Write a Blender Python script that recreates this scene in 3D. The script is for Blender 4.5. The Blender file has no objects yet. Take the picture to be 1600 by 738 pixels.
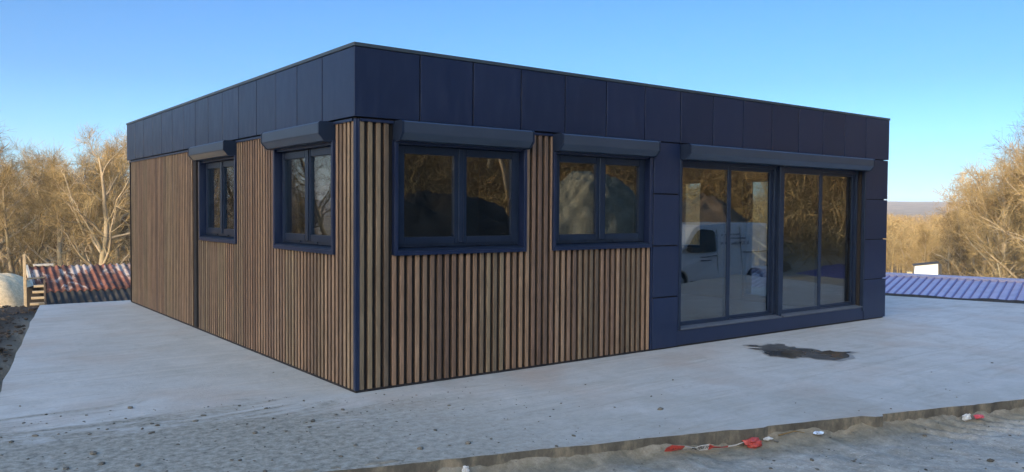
import bpy, bmesh, math, random
import numpy as np
from mathutils import Vector, Matrix, noise as mnoise
R = math.radians
random.seed(7)
rng = np.random.default_rng(7)
scene = bpy.context.scene
col = scene.collection

# ------------------------------------------------------------------ camera
CAM = (-3.2344, -6.5413, 1.636)
YAW, PITCH, ROLL, FPX = 0.65, 0.0316, 0.0066, 1267.3
cd = bpy.data.cameras.new("Camera"); cam = bpy.data.objects.new("Camera", cd); col.objects.link(cam)
_f = Vector((math.sin(YAW)*math.cos(PITCH), math.cos(YAW)*math.cos(PITCH), -math.sin(PITCH)))
_r = Vector((math.cos(YAW), -math.sin(YAW), 0)); _u = _r.cross(_f)
_r2 = _r*math.cos(ROLL)+_u*math.sin(ROLL); _u2 = -_r*math.sin(ROLL)+_u*math.cos(ROLL)
M = Matrix((( _r2.x, _u2.x, -_f.x, CAM[0]), (_r2.y, _u2.y, -_f.y, CAM[1]), (_r2.z, _u2.z, -_f.z, CAM[2]), (0,0,0,1)))
cam.matrix_world = M
cd.sensor_width = 36; cd.lens = 36*FPX/1600
cd.clip_start = 0.05; cd.clip_end = 12000
scene.camera = cam

# ------------------------------------------------------------------ light
SUN_HEAD = 242.0      # compass heading of the sun, clockwise from +Y
SUN_EL = 11.5
world = bpy.data.worlds.new("World"); scene.world = world; world.use_nodes = True
wn = world.node_tree; wn.nodes.clear()
wo = wn.nodes.new('ShaderNodeOutputWorld'); wb = wn.nodes.new('ShaderNodeBackground'); ws = wn.nodes.new('ShaderNodeTexSky')
ws.sky_type = 'NISHITA'; ws.sun_disc = False
ws.sun_elevation = R(SUN_EL); ws.sun_rotation = R(SUN_HEAD)
ws.altitude = 150; ws.air_density = 1.0; ws.dust_density = 0.6; ws.ozone_density = 2.0
wb.inputs['Strength'].default_value = 0.15
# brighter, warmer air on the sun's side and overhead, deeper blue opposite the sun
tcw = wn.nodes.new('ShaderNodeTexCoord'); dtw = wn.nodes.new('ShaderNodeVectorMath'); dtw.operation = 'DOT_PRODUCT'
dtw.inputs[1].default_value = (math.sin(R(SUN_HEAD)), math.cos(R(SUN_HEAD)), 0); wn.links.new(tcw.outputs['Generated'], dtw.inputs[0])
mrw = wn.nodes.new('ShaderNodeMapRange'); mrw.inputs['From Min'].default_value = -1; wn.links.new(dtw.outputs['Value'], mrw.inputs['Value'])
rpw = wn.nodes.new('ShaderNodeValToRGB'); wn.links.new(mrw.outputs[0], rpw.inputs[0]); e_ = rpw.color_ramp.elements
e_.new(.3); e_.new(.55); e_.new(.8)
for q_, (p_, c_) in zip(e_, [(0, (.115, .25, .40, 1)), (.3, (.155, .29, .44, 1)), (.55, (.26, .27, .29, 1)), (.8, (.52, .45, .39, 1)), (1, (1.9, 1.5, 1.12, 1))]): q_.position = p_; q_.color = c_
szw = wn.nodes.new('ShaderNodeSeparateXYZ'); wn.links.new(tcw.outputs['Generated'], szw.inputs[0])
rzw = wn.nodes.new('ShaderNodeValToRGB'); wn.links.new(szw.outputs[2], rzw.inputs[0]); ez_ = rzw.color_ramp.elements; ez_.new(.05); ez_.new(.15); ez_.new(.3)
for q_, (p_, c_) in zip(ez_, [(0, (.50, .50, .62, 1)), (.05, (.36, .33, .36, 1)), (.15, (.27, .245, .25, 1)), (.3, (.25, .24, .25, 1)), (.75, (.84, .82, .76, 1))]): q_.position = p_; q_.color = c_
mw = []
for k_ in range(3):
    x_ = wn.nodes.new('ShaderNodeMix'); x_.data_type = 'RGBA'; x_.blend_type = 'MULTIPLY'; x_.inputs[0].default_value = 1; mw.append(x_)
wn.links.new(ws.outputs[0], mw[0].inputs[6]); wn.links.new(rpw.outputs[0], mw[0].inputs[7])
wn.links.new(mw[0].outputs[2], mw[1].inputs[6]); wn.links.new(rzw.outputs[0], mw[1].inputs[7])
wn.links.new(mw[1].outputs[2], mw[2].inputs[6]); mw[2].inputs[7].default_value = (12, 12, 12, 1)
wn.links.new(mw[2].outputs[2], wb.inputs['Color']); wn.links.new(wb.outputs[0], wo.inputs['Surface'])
sd_ = bpy.data.lights.new("Sun", 'SUN'); sd_.energy = 4.6; sd_.angle = R(0.53); sd_.color = (1.0, 0.84, 0.62)
sun = bpy.data.objects.new("Sun", sd_); col.objects.link(sun)
to_sun = Vector((math.sin(R(SUN_HEAD))*math.cos(R(SUN_EL)), math.cos(R(SUN_HEAD))*math.cos(R(SUN_EL)), math.sin(R(SUN_EL))))
sun.rotation_euler = to_sun.to_track_quat('Z', 'Y').to_euler(); sun.location = (0, 0, 60)
vs = scene.view_settings; vs.view_transform = 'Standard'; vs.look = 'None'; vs.gamma = 1; vs.exposure = 0.28
vs.use_curve_mapping = False
scene.render.resolution_x = 1024; scene.render.resolution_y = 472

# ------------------------------------------------------------------ helpers
def tag(o, label=None, cat=None, group=None, kind=None):
    if label: o['label'] = label
    if cat: o['category'] = cat
    if group: o['group'] = group
    if kind: o['kind'] = kind
    return o
def link(name, me, parent=None, mat=None):
    o = bpy.data.objects.new(name, me); col.objects.link(o)
    if mat is not None:
        for m in (mat if isinstance(mat, (list, tuple)) else [mat]): me.materials.append(m)
    if parent is not None: o.parent = parent
    return o
def empty(name, loc=(0, 0, 0), rz=0):
    o = bpy.data.objects.new(name, None); col.objects.link(o); o.location = loc; o.rotation_euler.z = rz
    o.empty_display_size = .2
    return o
class MB:
    def __init__(s): s.v = []; s.f = []; s.m = []
    def add(s, vs_, fs, mi=0):
        b = len(s.v); s.v += [tuple(p) for p in vs_]
        for f in fs: s.f.append([i+b for i in f]); s.m.append(mi)
    def box(s, x0, x1, y0, y1, z0, z1, mi=0, T=None):
        P = [(x, y, z) for x in (x0, x1) for y in (y0, y1) for z in (z0, z1)]
        if T: P = [T(*p) for p in P]
        s.add(P, [(0,1,3,2),(4,6,7,5),(0,4,5,1),(2,3,7,6),(0,2,6,4),(1,5,7,3)], mi)
    def prism(s, prof, u0, u1, F, mi=0):   # prof: list of 2D points, F(u,a,b)->xyz
        n = len(prof); P = [F(u0, a, b) for a, b in prof]+[F(u1, a, b) for a, b in prof]
        fs = [(i, (i+1) % n, n+(i+1) % n, n+i) for i in range(n)]+[tuple(range(n))[::-1], tuple(range(n, 2*n))]
        s.add(P, fs, mi)
    def bar(s, a, b, w, h=None, mi=0, up=(0, 0, 1)):
        h = h or w; a = Vector(a); b = Vector(b); d = (b-a).normalized()
        x = d.cross(Vector(up));
        if x.length < 1e-4: x = Vector((1, 0, 0))
        x.normalize(); y = x.cross(d)
        P = [p+x*i*w/2+y*j*h/2 for p in (a, b) for i, j in ((-1,-1),(1,-1),(1,1),(-1,1))]
        s.add(P, [(0,1,2,3),(7,6,5,4),(0,4,5,1),(1,5,6,2),(2,6,7,3),(3,7,4,0)], mi)
    def tube(s, pts, rads, n=8, mi=0, caps=True):
        b = len(s.v); pts = [Vector(p) for p in pts]; k = len(pts)
        for i, p in enumerate(pts):
            d = (pts[min(i+1, k-1)]-pts[max(i-1, 0)]).normalized()
            x = d.cross(Vector((.3, .1, 1)) if abs(d.z) < .95 else Vector((1, 0, 0))).normalized(); y = d.cross(x)
            for j in range(n):
                t = 2*math.pi*j/n; s.v.append(tuple(p+(x*math.cos(t)+y*math.sin(t))*rads[i]))
        for i in range(k-1):
            for j in range(n):
                s.f.append([b+i*n+j, b+i*n+(j+1) % n, b+(i+1)*n+(j+1) % n, b+(i+1)*n+j]); s.m.append(mi)
        if caps:
            s.f.append([b+j for j in range(n)][::-1]); s.m.append(mi)
            s.f.append([b+(k-1)*n+j for j in range(n)]); s.m.append(mi)
    def build(s, name, mat, parent=None, bevel=0, smooth=False, seg=1):
        me = bpy.data.meshes.new(name); me.from_pydata(s.v, [], s.f); me.update()
        bm = bmesh.new(); bm.from_mesh(me)
        bmesh.ops.recalc_face_normals(bm, faces=bm.faces)
        for f, mi in zip(bm.faces, s.m): f.material_index = mi; f.smooth = smooth
        if bevel: bmesh.ops.bevel(bm, geom=list(bm.edges), offset=bevel, segments=seg, affect='EDGES', clamp_overlap=True)
        bm.to_mesh(me); bm.free()
        return link(name, me, parent, mat)
def np_mesh(name, V, F, mat, parent=None, smooth=False):
    """V (n,3), F (m,k) same-size faces; fast"""
    me = bpy.data.meshes.new(name); V = np.asarray(V, dtype=np.float32); F = np.asarray(F, dtype=np.int32); k = F.shape[1]
    me.vertices.add(len(V)); me.vertices.foreach_set('co', V.ravel())
    me.loops.add(F.size); me.loops.foreach_set('vertex_index', F.ravel())
    me.polygons.add(len(F)); me.polygons.foreach_set('loop_start', np.arange(0, F.size, k, dtype=np.int32))
    me.polygons.foreach_set('loop_total', np.full(len(F), k, dtype=np.int32))
    me.polygons.foreach_set('use_smooth', np.full(len(F), smooth, dtype=bool))
    me.update(calc_edges=True)
    return link(name, me, parent, mat)

# ---- node helpers
class N:
    def __init__(s, name):
        s.mat = bpy.data.materials.new(name); s.mat.use_nodes = True; s.t = s.mat.node_tree
        s.b = s.t.nodes['Principled BSDF']; s.out = s.t.nodes['Material Output']
    def n(s, typ, **kw):
        x = s.t.nodes.new(typ)
        for k, v in kw.items(): setattr(x, k, v)
        return x
    def l(s, a, b): s.t.links.new(a, b)
    def coord(s, scale=(1, 1, 1), kind='Object', rot=(0, 0, 0)):
        c = s.n('ShaderNodeTexCoord'); m = s.n('ShaderNodeMapping'); s.l(c.outputs[kind], m.inputs[0])
        m.inputs['Scale'].default_value = scale; m.inputs['Rotation'].default_value = rot; return m.outputs[0]
    def noise(s, vec, scale, detail=4, rough=.55, dist=0):
        x = s.n('ShaderNodeTexNoise'); s.l(vec, x.inputs['Vector']); x.inputs['Scale'].default_value = scale
        x.inputs['Detail'].default_value = detail; x.inputs['Roughness'].default_value = rough; x.inputs['Distortion'].default_value = dist
        return x.outputs['Fac']
    def ramp(s, fac, stops, interp='LINEAR'):
        x = s.n('ShaderNodeValToRGB'); s.l(fac, x.inputs[0]); e = x.color_ramp.elements; x.color_ramp.interpolation = interp
        while len(e) < len(stops): e.new(.5)
        for i, (p, c) in enumerate(stops):
            e[i].position = p; e[i].color = (c, c, c, 1) if isinstance(c, (int, float)) else (*c, 1)
        return x.outputs[0]
    def mix(s, fac, a, b, mode='MIX'):
        x = s.n('ShaderNodeMix'); x.data_type = 'RGBA'; x.blend_type = mode
        for sock, v in ((x.inputs[0], fac), (x.inputs[6], a), (x.inputs[7], b)):
            if hasattr(v, 'is_linked'): s.l(v, sock)
            elif isinstance(v, (int, float)): sock.default_value = v if sock == x.inputs[0] else (v, v, v, 1)
            else: sock.default_value = (*v, 1)
        return x.outputs[2]
    def math(s, op, a, b=0, c=None):
        x = s.n('ShaderNodeMath', operation=op)
        for i, v in enumerate([a, b] + ([c] if c is not None else [])):
            if hasattr(v, 'is_linked'): s.l(v, x.inputs[i])
            else: x.inputs[i].default_value = v
        return x.outputs[0]
    def bump(s, h, strength=.3, dist=.01, prev=None):
        x = s.n('ShaderNodeBump'); s.l(h, x.inputs['Height']); x.inputs['Strength'].default_value = strength; x.inputs['Distance'].default_value = dist
        if prev is not None: s.l(prev, x.inputs['Normal'])
        return x.outputs[0]
    def set(s, color=None, rough=None, normal=None, metal=None, spec=None):
        for nm, v in (('Base Color', color), ('Roughness', rough), ('Normal', normal), ('Metallic', metal), ('Specular IOR Level', spec)):
            if v is None: continue
            i = s.b.inputs[nm]
            if hasattr(v, 'is_linked'): s.l(v, i)
            elif isinstance(v, (int, float)): i.default_value = v
            else: i.default_value = (*v, 1)
        return s.mat
def simple(name, c, rough=.6, metal=0, nscale=8, var=.15, bump=.0, spec=.5):
    m = N(name); v = m.coord(); f = m.noise(v, nscale, 5)
    a = tuple(x*(1-var) for x in c); b = tuple(min(1, x*(1+var)) for x in c)
    cc = m.ramp(f, [(.3, a), (.7, b)])
    nm = m.bump(m.noise(v, nscale*6, 4), bump, .005) if bump else None
    return m.set(cc, rough, nm, metal, spec)

# ------------------------------------------------------------------ materials
def mat_metal():
    m = N('anthracite_coated_metal'); v = m.coord()
    oi = m.n('ShaderNodeObjectInfo')
    n1 = m.noise(v, .9, 3); n2 = m.noise(m.coord((1, 1, .25)), 14, 5)
    base = m.ramp(n1, [(.3, (.0065, .0125, .040)), (.7, (.0085, .016, .048))])
    pv = m.math('MULTIPLY_ADD', oi.outputs['Random'], .22, .89)
    base = m.mix(1.0, base, pv, 'MULTIPLY')
    dust = m.ramp(n2, [(.5, 0.), (.8, .05)])
    base = m.mix(dust, base, (.16, .16, .17))
    rr = m.ramp(n2, [(.3, .30), (.8, .42)])
    fine = m.noise(v, 260, 2)
    w = m.noise(m.coord((1, 1, 1)), 2.2, 2)
    m.b.inputs['Specular Tint'].default_value = (.48, .67, 1, 1)
    return m.set(base, rr, m.bump(w, .10, .02, m.bump(fine, .05, .001)), 0, .85)
METAL = mat_metal()
FRAME = simple('anthracite_window_frame', (.013, .021, .042), .30, 0, 5, .15)
FRAME.node_tree.nodes['Principled BSDF'].inputs['Specular Tint'].default_value = (.35, .6, 1, 1)
BOXP = simple('shutter_box_paint', (.030, .042, .070), .34, 0, 4, .1, 0, 1.); BOXP.node_tree.nodes['Principled BSDF'].inputs['Specular Tint'].default_value = (.5, .75, 1, 1)
GAPDARK = simple('dark_backing', (.010, .010, .012), .8)
def mat_wood(name, c1, c2, c3):
    m = N(name); g = m.n('ShaderNodeNewGeometry'); v = m.coord((1, 1, .06))
    at = m.n('ShaderNodeAttribute'); at.attribute_name = 'board'
    isl = g.outputs['Random Per Island']
    tone = m.ramp(isl, [(0, c1), (.35, c2), (.7, c3), (1, c1)])
    brd = m.ramp(at.outputs['Fac'], [(0, (.70, .66, .64)), (.25, (1.05, .92, .82)), (.5, (.80, .86, .76)), (.75, (1.1, 1.03, .95)), (1, (.86, .76, .74))])
    tone = m.mix(.85, tone, brd, 'MULTIPLY')
    gr = m.noise(v, 95, 6, .65, .6); grain = m.ramp(gr, [(.3, .62), (.62, 1.12)])
    blot = m.noise(m.coord((1, 1, .35)), 5, 4); bl = m.ramp(blot, [(.3, .78), (.7, 1.15)])
    cc = m.mix(1, m.mix(1, tone, grain, 'MULTIPLY'), bl, 'MULTIPLY')
    return m.set(cc, .55, m.bump(gr, .35, .003), 0, .35)
WOOD = mat_wood('composite_wood_slats', (.235, .172, .128), (.135, .102, .084), (.27, .208, .15))
WOODSIDE = simple('shaded_slat_edge', (.075, .050, .034), .7, 0, 12, .3)  # slat sides darker than the fronts: gap shade put into the colour
WOODBACK = simple('cladding_groove', (.006, .0055, .006), .7, 0, 20, .3)
def mat_glass():
    m = N('window_glass'); m.t.nodes.remove(m.b)
    g = m.n('ShaderNodeNewGeometry'); dt = m.n('ShaderNodeVectorMath', operation='DOT_PRODUCT')
    m.l(g.outputs['Normal'], dt.inputs[0]); m.l(g.outputs['Incoming'], dt.inputs[1])
    c = m.math('ABSOLUTE', dt.outputs['Value']); p = m.math('POWER', m.math('SUBTRACT', 1, c), 5)
    fr = m.math('MULTIPLY_ADD', p, .86, .14)
    gl = m.n('ShaderNodeBsdfGlossy'); gl.inputs['Roughness'].default_value = .004; gl.inputs['Color'].default_value = (.95, .96, .97, 1)
    nb = m.bump(m.noise(m.coord(), 1.6, 1), .012, .1); m.l(nb, gl.inputs['Normal'])
    tr = m.n('ShaderNodeBsdfTransparent'); tr.inputs['Color'].default_value = (.70, .74, .74, 1)
    mx = m.n('ShaderNodeMixShader'); m.l(fr, mx.inputs[0]); m.l(tr.outputs[0], mx.inputs[1]); m.l(gl.outputs[0], mx.inputs[2])
    m.l(mx.outputs[0], m.out.inputs['Surface']); return m.mat
GLASS = mat_glass()
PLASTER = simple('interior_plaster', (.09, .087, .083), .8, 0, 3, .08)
SCREED = simple('interior_screed', (.22, .21, .20), .7, 0, 3, .2)

def mat_concrete():
    m = N('poured_concrete'); v = m.coord()
    big = m.noise(v, .35, 5, .6, .4); mid = m.noise(v, 1.7, 8, .65, .6); fine = m.noise(v, 26, 6, .7)
    streak = m.noise(m.coord((.5, 5.0, 1), rot=(0, 0, R(20))), 1.4, 6, .6, 1.0)
    c = m.ramp(big, [(.3, (.46, .46, .44)), (.7, (.57, .565, .54))])
    c = m.mix(m.ramp(mid, [(.42, .0), (.72, .55)]), c, (.33, .325, .30))
    c = m.mix(m.ramp(streak, [(.48, 0.), (.66, .55)]), c, (.58, .555, .51))
    st2 = m.noise(m.coord((.35, 3.2, 1), rot=(0, 0, R(17))), 2.3, 7, .68, 1.4)
    c = m.mix(m.ramp(st2, [(.52, 0.), (.68, .6)]), c, (.36, .335, .285))
    c = m.mix(m.ramp(m.noise(v, 5.5, 6, .7, 1.2), [(.58, 0.), (.72, .45)]), c, (.26, .245, .215))
    c = m.mix(m.ramp(m.noise(v, .8, 3, .5), [(.52, 0.), (.72, .55)]), c, (.47, .37, .30))
    c = m.mix(m.ramp(fine, [(.3, .25), (.7, 0.)]), c, (.24, .235, .22))
    # dirt trodden over the slab towards its front kerb, world metres
    tc = m.n('ShaderNodeTexCoord'); sp = m.n('ShaderNodeSeparateXYZ'); m.l(tc.outputs['Object'], sp.inputs[0])
    k = m.math('ADD', m.math('MULTIPLY', sp.outputs[0], .303), sp.outputs[1])     # -2.19 at the kerb
    d = m.math('SUBTRACT', -.15, k)
    dm = m.math('ADD', m.math('MULTIPLY', d, .45), m.math('MULTIPLY', m.math('SUBTRACT', m.noise(v, 1.3, 8, .72, .8), .5), 2.6))
    dm = m.ramp(dm, [(.25, 0.), (1.0, .5)])
    c = m.mix(dm, c, m.ramp(m.noise(v, 9, 6, .7), [(.3, (.25, .235, .195)), (.7, (.40, .375, .32))]))
    ln = m.math('SUBTRACT', -.12, m.math('ADD', m.math('MULTIPLY', sp.outputs[0], .36), sp.outputs[1]))
    ms_ = m.math('ADD', m.math('MULTIPLY', ln, 1.1), m.math('MULTIPLY', m.math('SUBTRACT', m.noise(m.coord((.6, 1.6, 1), rot=(0, 0, R(15))), 1.0, 10, .78, 1.6), .5), 5.2))
    ms_ = m.ramp(ms_, [(.05, 0.), (.65, 1.)]); xf = m.n('ShaderNodeMapRange'); m.l(sp.outputs[0], xf.inputs['Value']); xf.inputs['From Min'].default_value = -.9; xf.inputs['From Max'].default_value = 1.6; xf.inputs['To Min'].default_value = 1; xf.inputs['To Max'].default_value = .0
    ms_ = m.math('MULTIPLY', ms_, xf.outputs[0])
    c = m.mix(ms_, c, m.ramp(m.noise(v, 16, 8, .78), [(.34, (.12, .11, .088)), (.5, (.29, .275, .23)), (.68, (.44, .42, .37))]))
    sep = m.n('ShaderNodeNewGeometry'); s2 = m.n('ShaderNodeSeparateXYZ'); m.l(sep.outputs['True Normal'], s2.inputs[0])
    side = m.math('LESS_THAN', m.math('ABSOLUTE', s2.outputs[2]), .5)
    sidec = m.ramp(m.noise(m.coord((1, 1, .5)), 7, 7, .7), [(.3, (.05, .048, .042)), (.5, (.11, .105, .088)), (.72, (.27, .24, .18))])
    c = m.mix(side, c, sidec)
    nb = m.bump(m.noise(v, 2.2, 8, .7, .5), .35, .03, m.bump(m.noise(v, 55, 5, .7), .35, .004))
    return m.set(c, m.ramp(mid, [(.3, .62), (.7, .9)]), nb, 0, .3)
CONC = mat_concrete()
def mat_dirt(name, a, b, c3, sc=1, bs=.6):
    m = N(name); v = m.coord()
    n1 = m.noise(v, .9*sc, 8, .68, .6); n2 = m.noise(v, 14*sc, 7, .72)
    c = m.ramp(n1, [(.3, a), (.52, b), (.7, c3)])
    c = m.mix(1, c, m.ramp(n2, [(.28, .62), (.7, 1.25)]), 'MULTIPLY')
    vo = m.n('ShaderNodeTexVoronoi'); vo.feature = 'F1'; m.l(v, vo.inputs['Vector']); vo.inputs['Scale'].default_value = 34*sc
    c = m.mix(m.ramp(vo.outputs['Distance'], [(.12, .5), (.3, 0.)]), c, tuple(x*1.25 for x in c3))
    nb = m.bump(n2, bs, .02, m.bump(m.noise(v, 60*sc, 6, .75), bs, .006))
    return m.set(c, .92, nb, 0, .2)
def kerb_tint(mat):
    m = N.__new__(N); m.mat = mat; m.t = mat.node_tree; m.b = m.t.nodes['Principled BSDF']; m.out = m.t.nodes['Material Output']
    src = m.b.inputs['Base Color'].links[0].from_socket
    tc = m.n('ShaderNodeTexCoord'); sp = m.n('ShaderNodeSeparateXYZ'); m.l(tc.outputs['Object'], sp.inputs[0])
    k = m.math('ADD', m.math('MULTIPLY', sp.outputs[0], .303), sp.outputs[1]); d = m.math('ABSOLUTE', m.math('ADD', k, 2.30))
    d = m.math('ADD', d, m.math('MULTIPLY', m.math('SUBTRACT', m.noise(m.coord(), 4, 6, .7), .5), .55))
    m.l(m.mix(m.ramp(d, [(.05, .85), (.34, 0.)]), src, m.ramp(m.noise(m.coord(), 8, 6, .75), [(.3, (.09, .082, .06)), (.7, (.30, .26, .18))])), m.b.inputs['Base Color'])
DIRT = mat_dirt('pale_clay_dirt', (.23, .22, .185), (.34, .33, .295), (.42, .41, .375))
kerb_tint(DIRT)
EARTH = mat_dirt('dark_moist_earth', (.035, .030, .026), (.075, .062, .05), (.12, .10, .08), 1, 1)
SAND = mat_dirt('yellow_sand', (.55, .43, .27), (.66, .53, .34), (.72, .60, .41), 1, .4)

# ------------------------------------------------------------------ terrain
def sstep(a, b, x):
    t = np.clip((x-a)/(b-a), 0, 1); return t*t*(3-2*t)
def camframe(X, Y):
    dx = X-CAM[0]; dy = Y-CAM[1]
    return dx*math.cos(YAW)-dy*math.sin(YAW), dx*math.sin(YAW)+dy*math.cos(YAW)   # right, forward
def from_cam(a, d):           # bearing in degrees right of the view axis, distance
    h = YAW+R(a); return CAM[0]+d*math.sin(h), CAM[1]+d*math.cos(h)
def vnoise(X, Y, sc, seed=0):
    """cheap value noise"""
    x = X/sc+seed*17.3; y = Y/sc+seed*5.7; xi = np.floor(x); yi = np.floor(y); fx = x-xi; fy = y-yi
    def h(i, j):
        s_ = np.sin(i*127.1+j*311.7+seed*74.7)*43758.5453; return s_-np.floor(s_)
    u = fx*fx*(3-2*fx); v = fy*fy*(3-2*fy)
    return (h(xi, yi)*(1-u)+h(xi+1, yi)*u)*(1-v)+(h(xi, yi+1)*(1-u)+h(xi+1, yi+1)*u)*v-.5
def fbm(X, Y, sc, seed=0, o=4):
    r = 0; a = 1
    for i in range(o): r = r+a*vnoise(X, Y, sc/2**i, seed+i); a *= .5
    return r
def kerb_y(x): return -2.19-.303*x
SLAB = [(-1.33, 8.99), (-1.90, 5.67), (-2.52, 1.89), (-3.3, kerb_y(-3.3)), (14.4, kerb_y(14.4)), (13.07, -.48), (12.36, 1.71), (11.6, 4.4), (10.6, 9.6), (4, 9.3), (.06, 8.95)]
def poly_sd(X, Y, P=SLAB):
    d = np.full(X.shape, 1e9); inside = np.zeros(X.shape, bool); n = len(P)
    for i in range(n):
        x0, y0 = P[i]; x1, y1 = P[(i+1) % n]; ex, ey = x1-x0, y1-y0
        t = np.clip(((X-x0)*ex+(Y-y0)*ey)/(ex*ex+ey*ey), 0, 1)
        d = np.minimum(d, np.hypot(X-x0-t*ex, Y-y0-t*ey))
        with np.errstate(divide='ignore', invalid='ignore'):
            c = ((y0 > Y) != (y1 > Y)) & (X < (x1-x0)*(Y-y0)/(y1-y0+1e-12)+x0)
        inside ^= c
    return np.where(inside, -d, d)
BANK = 20.5
SUNA = SUN_HEAD-180-math.degrees(YAW)     # light travels towards this bearing (camera frame)
def ang_window(a, a0, a1, soft):
    return sstep(a0-soft, a0, a)*(1-sstep(a1, a1+soft, a))
def hgt(X, Y):
    X = np.asarray(X, float); Y = np.asarray(Y, float)
    r, f = camframe(X, Y); d = np.hypot(r, f); a = np.degrees(np.arctan2(r, f)); sd = poly_sd(X, Y)
    low = ang_window(a, -95, 40, 12)*sstep(-.3, 1.5, Y-kerb_y(X))
    bh = sstep(-.1, .3, Y-kerb_y(X))
    s = d*np.cos(np.radians(a-SUNA)); lat = d*np.sin(np.radians(a-SUNA))
    z = np.full(X.shape, -.17)
    z = z+.03*fbm(X, Y, 1.2, 3)*sstep(.2, 1, sd)
    # spoil along the slab's far edges
    be = sstep(.05, .7, sd)*(1-sstep(1.6, 3.2, sd))
    leftside = ang_window(a, -80, -31.2, 1); rightside = ang_window(a, 22, 40, 4); be = be*bh
    z = z+be*leftside*(.03+.10*fbm(X, Y, 1.1, 9))+be*rightside*(.13+.2*fbm(X, Y, 1.6, 5))
    drop = -3.0*sstep(1.1, 6.5, sd)-.055*np.maximum(sd-6, 0)*(1-sstep(120, 260, sd))
    farz = -14-6*sstep(200, 500, sd)+58*sstep(900, 2600, d)
    farz = -13+9*sstep(260, 900, d)+36*sstep(1100, 2600, d)
    drop = np.where(sd > 190, np.minimum(drop, 0)*(1-sstep(190, 320, sd))+farz*sstep(190, 320, sd), drop)
    drop = drop+fbm(X, Y, 6, 2)*.8*sstep(9, 30, sd)+fbm(X, Y, 240, 8)*5*sstep(300, 900, d)
    z = z+drop*low
    # hillside opposite the front, seen in the glass
    hw = ang_window(a, 60, 122, 9)
    z = z-.45*ang_window(a, 42, 100, 8)*sstep(9, 16, d)
    z = z+hw*(1.3*sstep(27, 33, d)*sstep(-.3, .5, fbm(X, Y, 9, 4, 2)+.2)+17*sstep(29, 75, d)+fbm(X, Y, 7, 12)*1.3*sstep(26, 40, d))
    # unseen bank behind the photographer, shaped to keep slab and house in shade
    Rw = sstep(-15.8, -12.9, lat)*(1-sstep(10, 17, lat))
    z = z+Rw*sstep(22, 72, -s)*(BANK+1.2*fbm(X, Y, 9, 6))
    z = z+sstep(60, 110, -f)*8*(1-low)
    z = np.where(sd < .12, -.30, z)
    return z
def hz(x, y): return float(hgt(np.array([x]), np.array([y]))[0])
def make_terrain():
    n = 430; t = np.linspace(-6.9, 6.9, n); ax = 4.6*np.sinh(t)
    X, Y = np.meshgrid(ax+3, ax+1.5, indexing='ij'); Z = hgt(X, Y)
    V = np.stack([X.ravel(), Y.ravel(), Z.ravel()], 1)
    i = np.arange(n*n).reshape(n, n); F = np.stack([i[:-1, :-1].ravel(), i[1:, :-1].ravel(), i[1:, 1:].ravel(), i[:-1, 1:].ravel()], 1)
    m = N('site_ground'); v = m.coord()
    at = m.n('ShaderNodeAttribute'); at.attribute_name = 'zone'   # R gravel, G dark soil, B wood floor
    sp = m.n('ShaderNodeSeparateColor'); m.l(at.outputs['Color'], sp.inputs[0])
    n1 = m.noise(v, .5, 8, .7, .4); n2 = m.noise(v, 9, 8, .75)
    gravel = m.ramp(n1, [(.3, (.22, .20, .16)), (.7, (.42, .39, .33))])
    soil = m.ramp(n2, [(.3, (.030, .026, .022)), (.7, (.10, .085, .07))])
    litter = m.ramp(m.noise(v, 1.1, 9, .8), [(.3, (.07, .048, .028)), (.55, (.17, .115, .06)), (.75, (.26, .19, .10))])
    c = m.mix(sp.outputs[2], gravel, litter); c = m.mix(sp.outputs[1], c, soil)
    wood = m.ramp(m.noise(m.coord((1, 1, 1)), .035, 10, .75), [(.35, (.17, .12, .07)), (.6, (.38, .28, .165))])
    cdn = m.n('ShaderNodeTexCoord'); ln = m.n('ShaderNodeVectorMath', operation='LENGTH'); m.l(cdn.outputs['Object'], ln.inputs[0])
    c = m.mix(m.math('MULTIPLY', m.ramp(m.math('DIVIDE', ln.outputs['Value'], 1000), [(.2, 0.), (.4, 1.)]), 1), c, wood)
    nb = m.bump(n2, .8, .05, m.bump(m.noise(v, 1.2, 8, .7), .5, .2))
    m.set(c, .95, nb, 0, .1)
    o = np_mesh('ground', V, F, m.mat, smooth=True); tag(o, kind='structure')
    r, f = camframe(X, Y); d = np.hypot(r, f); a = np.degrees(np.arctan2(r, f)); sd = poly_sd(X, Y)
    low = ang_window(a, -95, 40, 10)*sstep(-.1, .6, Y-kerb_y(X))
    soilm = np.clip(low*sstep(.0, .4, sd)*(1-sstep(9, 14, sd)), 0, 1)
    hill = ang_window(a, 60, 122, 9)*sstep(29, 33, d+5*fbm(X, Y, 6, 21))
    lit = np.clip(low*sstep(9, 14, sd)+hill+sstep(20, 30, -f), 0, 1)
    ca = o.data.color_attributes.new('zone', 'FLOAT_COLOR', 'POINT')
    C = np.stack([np.ones_like(lit).ravel(), soilm.ravel(), lit.ravel(), np.ones(lit.size)], 1).astype(np.float32)
    ca.data.foreach_set('color', C.ravel())
    return o
make_terrain()

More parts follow.
